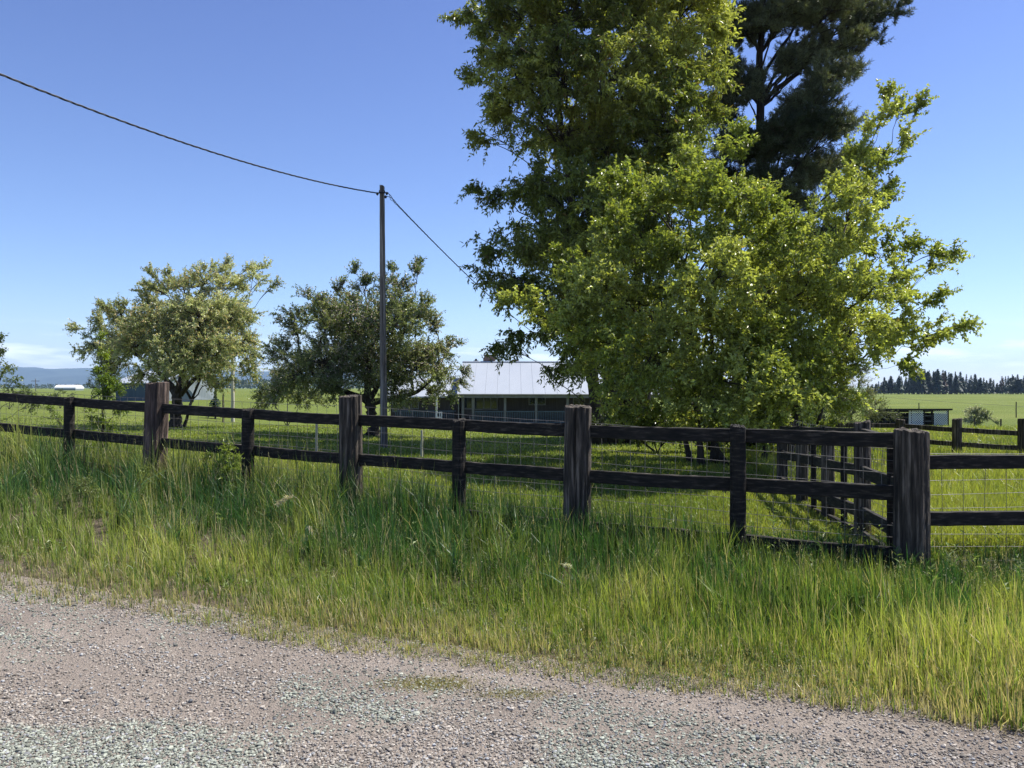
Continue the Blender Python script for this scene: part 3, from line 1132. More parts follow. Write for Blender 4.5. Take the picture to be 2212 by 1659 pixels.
# --- tall maple
q = np.random.default_rng(102)
d = 24.0
mb = W(1325, 950, d)
mb[2] = h1(mb[0], mb[1])
lob = [(1045, 55, 55), (990, 40, 22), (1120, 30, 70), (1230, 40, 100), (1360, 30, 100), (1480, 20, 90), (1550, 60, 50), (1110, 140, 65), (1045, 130, 38), (1015, 165, 18), (1210, 160, 100),
       (1330, 170, 110), (1450, 140, 100), (1535, 150, 45), (1100, 220, 55), (1200, 280, 90), (1320, 300, 110), (1440, 260, 100), (1530, 235, 45), (1060, 290, 36), (1075, 250, 30),
       (1050, 410, 42), (1160, 400, 60), (1260, 420, 95), (1380, 400, 90), (1470, 350, 80), (1060, 520, 42), (1160, 510, 75), (1270, 540, 90), (1380, 500, 80), (1045, 590, 28),
       (1120, 600, 50), (1220, 640, 80), (1090, 650, 28), (1170, 700, 45), (1270, 750, 70), (1120, 725, 20), (1075, 742, 9), (1200, 800, 30), (1350, 700, 60),
       (1150, -70, 90), (1300, -100, 110), (1450, -70, 110), (1380, -200, 100), (1250, -190, 90), (1330, -300, 70)]
stems = []
for X0, X1, Y1, r in ((1292, 1190, 60, .2), (1318, 1300, -60, .32), (1350, 1420, -20, .28), (1378, 1480, 200, .2)):
    dd = q.uniform(-.5, .5)
    a_ = W(X0, 950, d + dd)
    a_[2] = h1(a_[0], a_[1]) - .05
    b_ = np.array(L2(X1, Y1, d, dd * 3))
    stems.append(([a_, a_ + (b_ - a_) * .3 + np.array([.1, 0, .5]), a_ + (b_ - a_) * .65, b_], r, .04))
make_tree('maple_tree', 'tallest broadleaf tree with narrow hanging leaves, left of the dark pine', 'tree', mb, d, lob, stems, q,
          sub_den=.6, shoots=9, shoot_len=.5, nl=20, leaf=(.155, .058), up=.25, outw=.8, droop=.3, ldroop=.5, limb_r=.05, twig_r=.006,
          colf=two_tone((.15, .19, .04), (.36, .39, .10), c3=(.19, .14, .04), p3=.04, young=(.22, .24, .04), py=.2, scale=.35, off=8))

# --- pine
q = np.random.default_rng(103)
d = 31.0
pb = W(1660, 925, d)
pb[2] = h1(pb[0], pb[1])
lob = [(1700, 30, 75), (1800, 20, 75), (1875, 30, 50), (1935, 28, 32), (1955, 8, 14), (1820, 95, 60), (1885, 85, 32), (1730, 130, 60), (1600, 60, 75), (1560, 150, 55), (1560, 240, 55),
       (1610, 190, 60), (1800, 165, 55), (1845, 150, 26), (1750, 240, 70), (1690, 310, 80), (1795, 280, 50), (1840, 265, 30), (1600, 320, 65), (1560, 390, 55), (1670, 400, 65),
       (1760, 370, 60), (1835, 340, 45), (1880, 345, 25), (1720, 440, 50), (1860, 400, 40), (1915, 408, 18), (1800, -60, 85), (1680, -80, 95), (1600, -60, 75), (1860, -70, 60),
       (1700, 520, 70), (1790, 520, 60), (1890, 450, 22), (1700, -200, 80), (1760, -170, 60), (1650, 620, 70), (1760, 640, 60), (1840, 600, 35), (1840, 800, 30), (1800, 740, 50)]
a_ = np.array(pb) - [0, 0, .1]
stems = [([a_, L2(1650, 500, d), L2(1640, 150, d), L2(1660, -150, d)], .3, .08)]
make_tree('pine_tree', 'tall dark evergreen pine with open crown behind the lime green tree', 'tree', pb, d, lob, stems, q,
          sub_den=.62, shoots=8, shoot_len=.38, nl=44, leaf=(.15, .02), flat=.55, shell=.6, up=.6, outw=.6, droop=-.1, limb_r=.055, twig_r=.008, needle=True, parent_mat='needle',
          colf=two_tone((.045, .065, .035), (.15, .175, .095), c3=(.08, .055, .03), p3=.05, scale=.5, off=12))

# --- blossoming apple behind the pole
q = np.random.default_rng(104)
d = 27.5
ab = W(808, 940, d)
ab[2] = h1(ab[0], ab[1])
lob = [(640, 695, 48), (600, 760, 42), (700, 680, 50), (735, 620, 22), (745, 650, 30), (790, 620, 32), (770, 585, 14), (850, 620, 42), (850, 580, 15), (895, 590, 14), (905, 570, 8), (760, 700, 75), (850, 690, 75),
       (915, 670, 42), (945, 700, 32), (980, 735, 18), (955, 755, 35), (700, 780, 75), (790, 780, 80), (880, 780, 75), (950, 810, 40), (995, 830, 20), (1000, 800, 10), (640, 810, 55),
       (600, 850, 32), (715, 845, 40), (855, 850, 45), (930, 850, 35), (970, 860, 20), (655, 640, 14)]
stems = [([np.array(ab) - [0, 0, .05], L2(806, 905, d), L2(790, 850, d)], .24, .16), ([L2(795, 865, d), L2(700, 830, d), L2(650, 780, d)], .12, .05),
         ([L2(795, 860, d), L2(790, 780, d), L2(800, 690, d)], .13, .04), ([L2(800, 870, d), L2(900, 850, d), L2(950, 800, d)], .11, .04), ([L2(798, 862, d), L2(850, 780, d), L2(880, 690, d)], .1, .03)]
make_tree('blossoming_apple_tree', 'spreading apple tree with purplish blossom among its leaves, directly behind the utility pole', 'tree', ab, d, lob, stems, q,
          sub_den=.95, shoots=8, shoot_len=.4, nl=18, leaf=(.078, .044), up=.55, outw=.6, droop=.1, limb_r=.04, twig_r=.005,
          colf=two_tone((.11, .15, .06), (.25, .29, .13), c3=(.5, .42, .44), p3=.12, scale=.6, off=22))

# --- spreading tree on the left
q = np.random.default_rng(105)
d = 34.0
tb = W(378, 926, d)
tb[2] = h1(tb[0], tb[1])
lob = [(395, 620, 42), (330, 640, 38), (450, 600, 46), (500, 610, 36), (555, 605, 20), (590, 612, 12), (575, 570, 7), (540, 580, 9), (490, 570, 8), (325, 590, 10), (350, 590, 14), (260, 680, 42), (215, 700, 28), (225, 660, 10), (165, 708, 10), (350, 700, 70),
       (430, 690, 78), (500, 680, 56), (290, 740, 58), (230, 742, 45), (185, 755, 24), (370, 770, 66), (450, 765, 72), (525, 740, 45), (255, 795, 38), (310, 815, 30), (480, 815, 30), (545, 790, 35), (330, 620, 25)]
stems = [([np.array(tb) - [0, 0, .05], L2(382, 880, d), L2(385, 840, d)], .26, .2), ([L2(384, 850, d), L2(340, 800, d), L2(260, 740, d)], .15, .05),
         ([L2(386, 845, d), L2(400, 780, d), L2(410, 680, d)], .17, .05), ([L2(388, 850, d), L2(440, 800, d), L2(510, 720, d)], .13, .04),
         ([L2(398, 925, d, .6), L2(412, 870, d, .6), L2(440, 800, d, .6)], .07, .05)]
make_tree('wide_spreading_tree', 'wide spreading pale green tree with bronze tips left of the utility pole', 'tree', tb, d, lob, stems, q,
          sub_den=.9, shoots=9, shoot_len=.42, nl=20, leaf=(.088, .048), up=.3, outw=.8, droop=.1, limb_r=.045, twig_r=.005,
          colf=two_tone((.27, .31, .15), (.48, .51, .30), c3=(.58, .44, .28), p3=.08, young=(.55, .46, .28), py=.3, scale=.5, off=32))

# --- smaller shrubs and trees
def shrub(name, label, X0, Yb, d, lob, seed, c1, c2, cat='shrub', stemr=.03, **kw):
    q = np.random.default_rng(seed)
    b_ = W(X0, Yb, d)
    b_[2] = h1(b_[0], b_[1])
    Ls = sorted(lob, key=lambda l: l[1])
    top = W(Ls[0][0], Ls[0][1], d)
    stems = [([b_ - [0, 0, .04], (b_ + top) / 2 + [.03, 0, 0], top], stemr, stemr * .3)]
    for l in lob[:3]:
        e = W(l[0], l[1], d)
        stems.append(([b_ - [0, 0, .04], (b_ + e) / 2 + [0, .05, .05], e], stemr * .6, stemr * .25))
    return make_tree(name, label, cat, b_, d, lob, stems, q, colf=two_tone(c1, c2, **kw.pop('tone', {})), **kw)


shrub('low_round_shrub', 'low round grey green shrub at the foot of the blossoming apple tree', 620, 895, 38, [(580, 855, 28), (620, 845, 32), (660, 860, 28), (690, 868, 14), (560, 870, 14)], 201,
      (.12, .15, .06), (.24, .27, .12), sub_den=1.5, shoots=8, shoot_len=.35, nl=13, leaf=(.085, .045), limb_r=.02)
shrub('grey_green_bush', 'grey green willowy bush at the right foot of the lime green tree', 1830, 935, 30, [(1800, 850, 42), (1850, 860, 42), (1890, 885, 30), (1925, 902, 13), (1830, 900, 35), (1780, 900, 30), (1855, 820, 16)], 202,
      (.10, .12, .06), (.2, .22, .12), sub_den=1.7, shoots=8, shoot_len=.4, nl=14, leaf=(.07, .022), limb_r=.02, cat='bush')
shrub('flowering_bush', 'rounded pale flowering bush alone in the field right of the lattice shelter', 2115, 925, 56, [(2100, 892, 12), (2115, 888, 12), (2130, 900, 13), (2090, 905, 9), (2150, 912, 8), (2105, 908, 12)], 203,
      (.2, .24, .12), (.32, .36, .2), sub_den=2.2, shoots=8, shoot_len=.3, nl=12, leaf=(.07, .05), limb_r=.015, cat='bush', tone=dict(c3=(.6, .6, .52), p3=.35))
shrub('tall_leafy_sapling', 'tall slender yellow green sapling behind the fence in front of the hoop barn', 222, 985, 13.2, [(215, 730, 9), (222, 770, 13), (212, 800, 13), (228, 820, 16), (240, 845, 22), (215, 860, 14), (210, 905, 16), (190, 935, 12), (255, 880, 12), (225, 950, 14), (240, 925, 10)], 204,
      (.12, .18, .02), (.2, .26, .03), cat='sapling', stemr=.012, sub_den=1.5, shoots=4, shoot_len=.13, nl=9, leaf=(.07, .022), limb_r=.006, twig_r=.002, fill=False, ldroop=.5)
shrub('leafy_weed', 'leafy yellow green weed standing in front of the rail left of the second middle post', 492, 1095, 9.3, [(478, 950, 9), (490, 975, 16), (505, 985, 12), (480, 1000, 14), (500, 1015, 16), (485, 1040, 14), (455, 985, 6), (500, 1055, 10)], 205,
      (.13, .2, .03), (.22, .28, .05), cat='weed', stemr=.006, sub_den=1.3, shoots=3, shoot_len=.07, nl=9, leaf=(.04, .014), limb_r=.003, twig_r=.0012, fill=False)
shrub('leafy_weed', 'feathery pale green weed in the tall grass below the left middle post', 175, 1130, 8.4, [(170, 1050, 22), (195, 1070, 22), (150, 1080, 18), (185, 1040, 14), (140, 1110, 14), (205, 1100, 14)], 206,
      (.11, .16, .04), (.19, .23, .07), cat='weed', stemr=.005, sub_den=1.6, shoots=4, shoot_len=.08, nl=12, leaf=(.016, .007), limb_r=.002, twig_r=.001, fill=False)
shrub('leafy_weed', 'small leafed weed at the foot of the reddish brown post', 312, 1080, 9.6, [(315, 1020, 12), (305, 1045, 16), (322, 1060, 14), (300, 1070, 12)], 207,
      (.12, .18, .03), (.2, .26, .05), cat='weed', stemr=.005, sub_den=1.5, shoots=4, shoot_len=.08, nl=12, leaf=(.022, .010), limb_r=.002, twig_r=.001, fill=False)
shrub('leafy_weed', 'broad leafed weed low in the verge near the left edge', 110, 1235, 6.9, [(110, 1200, 16), (125, 1215, 14), (95, 1220, 14), (112, 1180, 8)], 208,
      (.10, .16, .03), (.18, .24, .05), cat='weed', stemr=.004, sub_den=1.3, shoots=4, shoot_len=.06, nl=9, leaf=(.035, .015), limb_r=.002, twig_r=.001, fill=False)
shrub('leafy_weed', 'leafy weed growing through the wire just left of the left middle post', 175, 960, 12.6, [(110, 885, 8), (125, 905, 10), (150, 930, 12), (190, 890, 10), (205, 940, 14), (170, 950, 12), (265, 935, 7), (130, 925, 8)], 209,
      (.11, .17, .02), (.19, .25, .03), cat='weed', stemr=.006, sub_den=1.2, shoots=3, shoot_len=.10, nl=8, leaf=(.055, .018), limb_r=.003, twig_r=.0015, fill=False)
shrub('overhanging_shrub', 'shrub with drooping leafy branches reaching in at the left edge', -70, 960, 14.5, [(-60, 780, 40), (-20, 790, 26), (10, 800, 12), (30, 825, 11), (45, 845, 9), (-5, 740, 9), (-30, 730, 20), (60, 858, 7), (-5, 765, 5), (-60, 860, 40), (75, 868, 5)], 210,
      (.09, .13, .03), (.16, .2, .05), stemr=.03, sub_den=1.0, shoots=5, shoot_len=.2, nl=10, leaf=(.07, .024), limb_r=.01, twig_r=.003, fill=False, ldroop=.5)
shrub('hedge_bush', 'small bush in the field below the far hoop barn', 130, 868, 62, [(115, 852, 9), (130, 850, 10), (148, 855, 9), (100, 857, 7)], 211,
      (.06, .09, .02), (.11, .14, .03), cat='bush', sub_den=.8, shoots=5, shoot_len=.4, nl=8, leaf=(.11, .06), limb_r=.02)
shrub('hedge_bush', 'low bush in the field at the far left edge', 20, 868, 60, [(0, 853, 9), (20, 852, 9), (40, 856, 8), (58, 858, 7)], 212,
      (.05, .075, .02), (.1, .12, .03), cat='bush', sub_den=.8, shoots=5, shoot_len=.4, nl=8, leaf=(.11, .06), limb_r=.02)
shrub('field_tree', 'dark round tree beside the blue grey barn, behind the tall sapling', 228, 860, 105, [(215, 815, 16), (235, 800, 16), (250, 820, 15), (200, 835, 14), (230, 840, 18), (265, 840, 12)], 213,
      (.03, .05, .02), (.06, .085, .03), cat='tree', stemr=.25, sub_den=.8, shoots=5, shoot_len=.8, nl=10, leaf=(.22, .12), limb_r=.06)
shrub('shade_fill_bush', 'added dark bush standing in for the deep shade beneath the lime green tree', 1420, 985, 20, [(1330, 915, 30), (1400, 915, 40), (1450, 925, 40), (1370, 935, 26), (1500, 920, 38), (1290, 925, 20)], 214,
      (.05, .075, .02), (.11, .14, .03), cat='bush', sub_den=1.7, shoots=8, shoot_len=.3, nl=13, leaf=(.08, .045), limb_r=.015)  # bush added as dark fill for the deep shade under the crown
shrub('shade_fill_bush', 'added dark bush standing in for the shade behind the stems of the lime green tree', 1680, 990, 19.5, [(1640, 905, 45), (1700, 900, 45), (1750, 925, 40), (1600, 935, 38), (1690, 955, 40), (1555, 940, 35), (1640, 970, 30)], 215,
      (.05, .075, .02), (.11, .14, .03), cat='bush', sub_den=1.7, shoots=8, shoot_len=.3, nl=13, leaf=(.08, .045), limb_r=.015)  # also added: dark leaves replace the shade that lies behind the stems

# grass tops: pale flower head and dry bent plume
def plume(name, label, X, Y, d, seed, pts, n, ln, col, cat):
    q = np.random.default_rng(seed)
    b_ = W(X, Y, d)
    b_[2] = h1(b_[0], b_[1])
    root = thing(name, label, cat, b_)
    P = np.array([b_] + [W(px, py, d) for px, py in pts])
    t = np.linspace(0, 1, 14)
    tt = np.linspace(0, 1, len(P))
    C = np.stack([np.interp(t, tt, P[:, i]) for i in range(3)], -1)
    for _ in range(2):
        C[1:-1] = (C[:-2] + 2 * C[1:-1] + C[2:]) / 4
    g = Geo()
    tube1(g, C, np.linspace(.004, .0015, 14), 5, col=np.array(col) * .7)
    g.build('stem', M['grass'], root, colour=True)
    g = Geo()
    k = q.integers(8, 14, n)
    D = norm(np.gradient(C, axis=0)[k] + q.normal(0, .01, (n, 3)) - [0, 0, .006])
    leaves(g, C[k] + q.normal(0, .006, (n, 3)), norm(D + q.normal(0, .45, (n, 3))), rdir(n, q), ln * q.uniform(.6, 1.3, n), np.full(n, .004), np.array(col) * q.uniform(.8, 1.2, (n, 1)))
    g.build('seed_head', M['grass'], root, colour=True)


plume('dry_grass_plume', 'pale dry arching grass plume in the tall grass left of the split post', 655, 1140, 7.9, 1, [(650, 1085), (640, 1072), (620, 1074), (603, 1086)], 150, .05, (.62, .56, .42), 'grass plume')
plume('dry_grass_plume', 'pale drooping dry grass tuft lower down, right of the arching plume', 668, 1200, 7.3, 2, [(663, 1150), (664, 1132), (670, 1140), (674, 1158)], 120, .04, (.62, .57, .5), 'grass plume')
plume('white_flower_head', 'white flower head in the verge below the second thick post', 1222, 1290, 6.3, 3, [(1222, 1240), (1216, 1222), (1222, 1219), (1230, 1222)], 190, .02, (.75, .74, .66), 'flower')

# ------------------------------------------------------------------ utility pole and wires
pd_ = 20.5
px_, pz1 = W(825, 402, pd_)[0], W(825, 402, pd_)[2]
zb = h1(px_ + .02, pd_)
pole = thing('utility_pole', 'tall weathered wooden utility pole carrying the twisted service wire', 'pole', (px_, pd_, zb))
g = Geo()
logpost(g, px_ + .06, pd_, zb - .4, pz1, .098, seed=300, lean=(-.06, 0))
v = g.v[0]
t = (v[:, 2] - zb) / (pz1 - zb)
v[:, 0] = px_ + (v[:, 0] - px_) * (1.0 - .32 * np.clip(t, 0, 1))
g.build('shaft', M['polewood'], pole)
g = Geo()
zz = W(825, 418, pd_)[2]
tube1(g, [(px_ - .14, pd_ - .02, zz - .01), (px_ - .05, pd_ - .11, zz), (px_ + .05, pd_ - .11, zz), (px_ + .17, pd_ - .02, zz + .02)], [.012, .02, .02, .012], 8)
for dx, dz in ((.13, .0), (.1, -.09), (-.12, -.01)):
    tube1(g, [(px_ + dx, pd_ - .02, zz + dz - .04), (px_ + dx, pd_ - .02, zz + dz - .01), (px_ + dx, pd_ - .02, zz + dz + .02), (px_ + dx, pd_ - .02, zz + dz + .04)], [.015, .035, .03, .012], 8)
tube1(g, [(px_, pd_, zz + .05), (px_, pd_, zz + .075)], .085, 16)
g.build('wire_clamp', M['hardware'], pole)


def cable(name, label, P, r=.008, tw=.55, n=900, strands=3, fan=None):
    P = np.asarray(P, float)
    # smooth curve through the points
    seg = np.concatenate([[0], np.cumsum(np.linalg.norm(np.diff(P, axis=0), axis=1))])
    t = np.linspace(0, seg[-1], n)
    C = np.stack([np.interp(t, seg, P[:, i]) for i in range(3)], -1)
    for _ in range(400):
        C[1:-1] = (C[:-2] + 2 * C[1:-1] + C[2:]) / 4
    T = norm(np.gradient(C, axis=0))
    A = norm(np.cross(T, UP))
    B = np.cross(T, A)
    g = Geo()
    for s in range(strands):
        a = t / tw * 2 * np.pi + s * 2 * np.pi / strands
        rr = np.full(n, r * 1.25)
        if fan is not None:
            rr = rr + fan * np.exp(-t / .35)
        g_ = C + A * (np.cos(a) * rr)[:, None] + B * (np.sin(a) * rr)[:, None]
        tubes(g, g_[None], r * (1 if s else .8), 5)
    o = g.build(name, M['cable'], origin=P[0], smooth=True)
    tag(o, label, 'wire')


def sagpts(a, b, sag, n=30):
    t = np.linspace(0, 1, n)[:, None]
    return np.asarray(a) * (1 - t) + np.asarray(b) * t - UP * sag * 4 * t * (1 - t)


A0 = W(0, 160, 11.0)
A1 = np.array([px_ - .1, pd_ - .05, zz])
dirv = A0 - A1
A2 = A1 + dirv * 1.5
A2[2] = A1[2] + (A0[2] - A1[2]) * 1.5 + .75
t = np.linspace(0, 1, 30)
# parabola through pole, frame edge point and beyond
LA = A1 + np.outer(t * 1.45, dirv)
u = t * 1.45
LA[:, 2] = A1[2] + (A0[2] - A1[2]) * u - .40 * u * (1 - u) * 4 * .55
cable('service_wire', 'twisted black service wire sagging from the upper left to the utility pole', LA, r=.0085, tw=.62)
E = W(1215, 760, 48)
cable('house_wire', 'twisted black wire dropping from the utility pole towards the house behind the trees', sagpts((px_ + .14, pd_ - .02, zz - .02), E, .42), r=.009, tw=.9, fan=.05)

# ------------------------------------------------------------------ stakes, posts, small conifer
def stake(name, label, X, Yt, d, r, m, seed, group=None, sides=8):
    x_, y_, zt = W(X, Yt, d)
    z0 = h1(x_, y_)
    g = Geo()
    q = np.random.default_rng(seed)
    k = 7
    t = np.linspace(0, 1, k)
    P = np.stack([x_ + q.normal(0, r * .1, k), y_ + 0 * t, z0 - .1 + (zt - z0 + .1) * t], -1)
    tube1(g, P, r * (1.05 - .1 * t), sides)
    o = g.build(name, M[m], origin=(x_, y_, z0))
    return tag(o, label, name.replace('_', ' ').split(' ')[-1], group)


stake('wooden_stake', 'pale thin stake on the lawn left of the split post', 684, 900, 17, .03, 'cream', 1)
stake('wooden_stake', 'short pale stake on the lawn right of the utility pole', 911, 929, 17, .026, 'cream', 2)
stake('cream_post', 'tall cream post beside the small fir on the far lawn', 503, 770, 50, .11, 'cream', 3, sides=12)
stake('thin_post', 'thin dark post between the small fir and the cream post', 482, 852, 48, .05, 'postwood', 4)
for i_, (X_, Yt, d_) in enumerate(((1890, 868, 75), (1985, 870, 78), (2060, 905, 52), (2105, 903, 52), (2162, 905, 50), (2195, 868, 74))):
    stake('field_fence_post', 'small wooden post of the far field wire fence', X_, Yt, d_, .05, 'postwood', 20 + i_, 'field fence posts')


def line_wire(name, label, pts, r):
    g = Geo()
    tube1(g, np.array(pts), r, 4)
    tag(g.build(name, M['wire'], origin=pts[0]), label, 'wire')


line_wire('field_wire', 'single wire crossing the far field behind the lattice shelter', [W(1890, 856, 90), W(2040, 868, 85), W(2212, 878, 80), W(2300, 882, 78)], .012)

# small fir
def conifer_geo(h, r, seed, n=900, cols=((.006, .026, .018), (.016, .055, .034)), blade=.35, dead=False):
    q = np.random.default_rng(seed)
    gt, gc = Geo(), Geo()
    tube1(gt, [(0, 0, -.3), (0, 0, h * .3), (0, 0, h * .97)], [h * .016 + .03, h * .012 + .02, .02], 7)
    tt = q.random(n) ** .8
    z = h * (.10 + .88 * (1 - (1 - tt)))
    tier = np.round(z / (h / 16)) * (h / 16)
    z = z * .45 + tier * .55
    rr = r * (1 - z / h) ** .85 * q.uniform(.35, 1.12, n) * (.82 + .3 * np.sin(tier * 7))
    az = q.random(n) * 6.283
    P = np.stack([rr * np.cos(az), rr * np.sin(az), z - .12 * rr], -1)
    D = norm(np.stack([np.cos(az), np.sin(az), -.28 + .2 * q.normal(0, 1, n)], -1) + q.normal(0, .3, (n, 3)))
    L = blade * q.uniform(.6, 1.3, n) * (.5 + .6 * (1 - z / h))
    P = P - D * L[:, None] * .5
    k = q.random((n, 1))
    c = np.array(cols[0]) * (1 - k) + np.array(cols[1]) * k
    leaves(gc, P, D, norm(UP + q.normal(0, .35, (n, 3))), L, L * .45, c, -.12)
    # leader
    leaves(gc, np.array([[0, 0, h * .93]] * 4), norm(UP + q.normal(0, .12, (4, 3))), rdir(4, q), np.full(4, h * .08), np.full(4, h * .012), c[:4])
    return gt, gc


b_ = W(465, 880, 52)
b_[2] = h1(b_[0], b_[1])
fir = thing('small_fir', 'small dark fir tree alone on the far lawn left of the cream post', 'tree', (0, 0, 0))
gt, gc = conifer_geo(1.9, .62, 5, 1500, blade=.22)
gt.build('trunk', M['bark'], fir)
gc.build('crown', M['needle'], fir, colour=True)
fir.location = b_

# far conifer row on the right
protos = []
vars_ = [(15, 3.0), (12, 2.6), (17, 3.1), (10, 2.3), (14, 2.2)]
for i_, (hh, rr) in enumerate(vars_):
    gt, gc = conifer_geo(hh, rr, 500 + i_, 620, blade=1.9)
    protos.append((gt, gc))
gt, gc = conifer_geo(13, 2.4, 520, 420, cols=((.05, .02, .012), (.09, .042, .026)), blade=1.7)
deadp = (gt, gc)
ob_protos = []


def copy_thing(root, loc, rz, sc):
    r = root.copy()
    COL.objects.link(r)
    r.location, r.rotation_euler, r.scale = loc, (0, 0, rz), sc
    for ch in list(root.children):
        c = ch.copy()
        COL.objects.link(c)
        c.parent = r
    return r


q = np.random.default_rng(77)
cnt = 0
first = {}
Xs = []
X_ = 1868.0
while X_ < 2330:
    Xs.append(X_)
    X_ += q.uniform(3.6, 8.0)
for i_, X_ in enumerate(Xs):
    for layer in range(2):
        dd = 445 + layer * 22 + q.uniform(-6, 6)
        Yt = 815 + 9 * math.sin(X_ * .021) - 6 * (X_ > 2160) + q.uniform(-9, 10) + (14 if X_ < 1895 else 0)
        p = W(X_ + layer * 2.3, 855, dd)
        z0 = h1(p[0], p[1])
        zt = W(X_, Yt, dd)[2]
        isd = layer == 0 and (abs(X_ - 2035) < 4 or abs(X_ - 2168) < 4 or abs(X_ - 2012) < 3)
        vi = 9 if isd else int(q.integers(0, 5))
        hp = 13 if isd else vars_[vi][0]
        lab = 'reddish brown dying conifer in the far tree row right' if isd else 'dark green conifer in the far row along the field'
        grp = 'dying conifers in the far row' if isd else 'far row of conifers'
        s = (zt - z0) / hp
        s2 = s * q.uniform(1.0, 1.5)
        if vi not in first:
            r = thing('conifer', lab, 'tree', (0, 0, 0), grp)
            a_, c_ = deadp if isd else protos[vi]
            a_.build('trunk', M['bark'], r)
            c_.build('crown', M['needle'], r, colour=True)
            r.location, r.scale, r.rotation_euler = (p[0], p[1], z0), (s2, s2, s), (0, 0, q.uniform(0, 6))
            first[vi] = r
        else:
            r = copy_thing(first[vi], (p[0], p[1], z0), q.uniform(0, 6), (s2, s2, s))
            r['label'], r['group'] = lab, grp
        cnt += 1
print('conifers', cnt)

# far woods on the left horizon
g = Geo()
q = np.random.default_rng(88)
n = 9000
X_ = q.uniform(-150, 1250, n)
dd = q.uniform(900, 1000, n)
x_ = (X_ - CX) / F * dd
top = 6 + 6 * fbm(X_, X_ * 0, .02, 4, 4) + 3 * vnoise(X_, X_ * 0, .2, 9)
vis = np.where(X_ < 330, .45, 1.0)
z_ = H(x_, dd) + q.random(n) * top * vis
k = q.random((n, 1))
leaves(g, np.stack([x_, dd, z_], -1), norm(rdir(n, q) + UP), rdir(n, q), q.uniform(2.5, 5, n) * vis, q.uniform(1.5, 3, n) * vis, np.array([.02, .04, .02]) * (1 - k) + np.array([.05, .08, .035]) * k)
tag(g.build('far_woods', M['needle'], colour=True), kind='stuff')

# hills
g = Geo()
hx = np.linspace(-7600, 200, 160)
hy = np.linspace(5600, 8600, 40)
X, Y = np.meshgrid(hx, hy)
v_ = (Y - 5600) / 3000
prof = np.sin(np.pi * np.clip(v_ * 1.1, 0, 1)) ** .8
Hh = (190 * fbm(X * .0009, Y * .0011, 1, 14, 5) + 55) * prof * sstep(200, -2200, X)
Hh = Hh + 25 * fbm(X, Y, .004, 3, 4) * prof
i = np.arange(39)[:, None] * 160 + np.arange(159)[None]
g.add(np.stack([X, Y, Hh - 14], -1).reshape(-1, 3), np.stack([i, i + 1, i + 161, i + 160], -1).reshape(-1, 4))
tag(g.build('hills', M['hill'], smooth=True), kind='structure')

# ------------------------------------------------------------------ house
HD = 58.0


def hx_(X):
    return (X - CX) / F * HD


x0, x1 = hx_(988), hx_(1428)
gz = h1(0, 60) - .35
floor_z = EYE - 2.8
eave = EYE - .56
ridge_y, ridge_z = 64.0, EYE + 52 / F * 64
house = thing('ranch_house', 'long low house with pale metal roof and railed porch beyond the lawn', 'house', ((x0 + x1) / 2, 61, gz))
slope = (ridge_z - eave) / (ridge_y - 57.6)
g = Geo()
wy = 59.8
wt = eave + slope * (wy - 57.6) - .12
box(g, x0 + .3, x1 - .3, wy, 68.2, gz, wt - .25)
g.v[-1] = g.v[-1]
wall = g.build('wall', M['siding'], house)
g = Geo()
t_ = .1
prof = np.array([(57.6, eave), (ridge_y, ridge_z), (70.4, eave), (70.4, eave - t_), (ridge_y, ridge_z - t_), (57.6, eave - t_)])
V = np.array([[x, p[0], p[1]] for x in (x0, x1) for p in prof])
g.add(V, [np.array([[0, 1, 7, 6], [1, 2, 8, 7], [2, 3, 9, 8], [3, 4, 10, 9], [4, 5, 11, 10], [5, 0, 6, 11]]), np.array([[0, 5, 4, 1], [1, 4, 3, 2], [6, 7, 10, 11], [7, 8, 9, 10]])])
# standing ribs
for xx in np.arange(x0 + .3, x1, .9):
    a_ = np.array([(xx, 57.6, eave + .012), (xx, ridge_y, ridge_z + .012)])
    tube1(g, a_, .01, 4)
tube1(g, [(x0, ridge_y, ridge_z + .02), (x1, ridge_y, ridge_z + .02)], .09, 8)
roof = g.build('roof', M['metalroof'], house)


def on_roof(fn, name, m):
    g = Geo()
    fn(g)
    return g.build(name, M[m], roof)


def hz_(Y, dd):
    return EYE - (Y - HY) / F * dd


def ch1(g):
    xa, xb = (1044 - CX) / F * 64.4, (1070 - CX) / F * 64.4
    box(g, xa, xb, 64.1, 64.9, ridge_z - .4, hz_(773, 64.4))
    box(g, xa + .08, xb + .06, 64.06, 64.94, hz_(773, 64.4) + .003, hz_(768.5, 64.4))
    box(g, xa + .02, xb - .02, 64.16, 64.84, hz_(768.5, 64.4) + .003, hz_(766, 64.4))


def ch2(g):
    xa, xb = (1105 - CX) / F * 64.4, (1121 - CX) / F * 64.4
    box(g, xa, xb, 64.3, 64.9, ridge_z - .4, hz_(778.5, 64.4))
    box(g, xa + .05, xb - .08, 64.35, 64.85, hz_(778.5, 64.4) + .003, hz_(777, 64.4))


def vent(g):
    xc = (1028 - CX) / F * 64.3
    tube1(g, [(xc, 64.5, ridge_z - .3), (xc, 64.5, hz_(779, 64.4)), (xc, 64.5, hz_(778.5, 64.4)), (xc, 64.5, hz_(775, 64.4))], [.22, .22, .1, .08], 10)


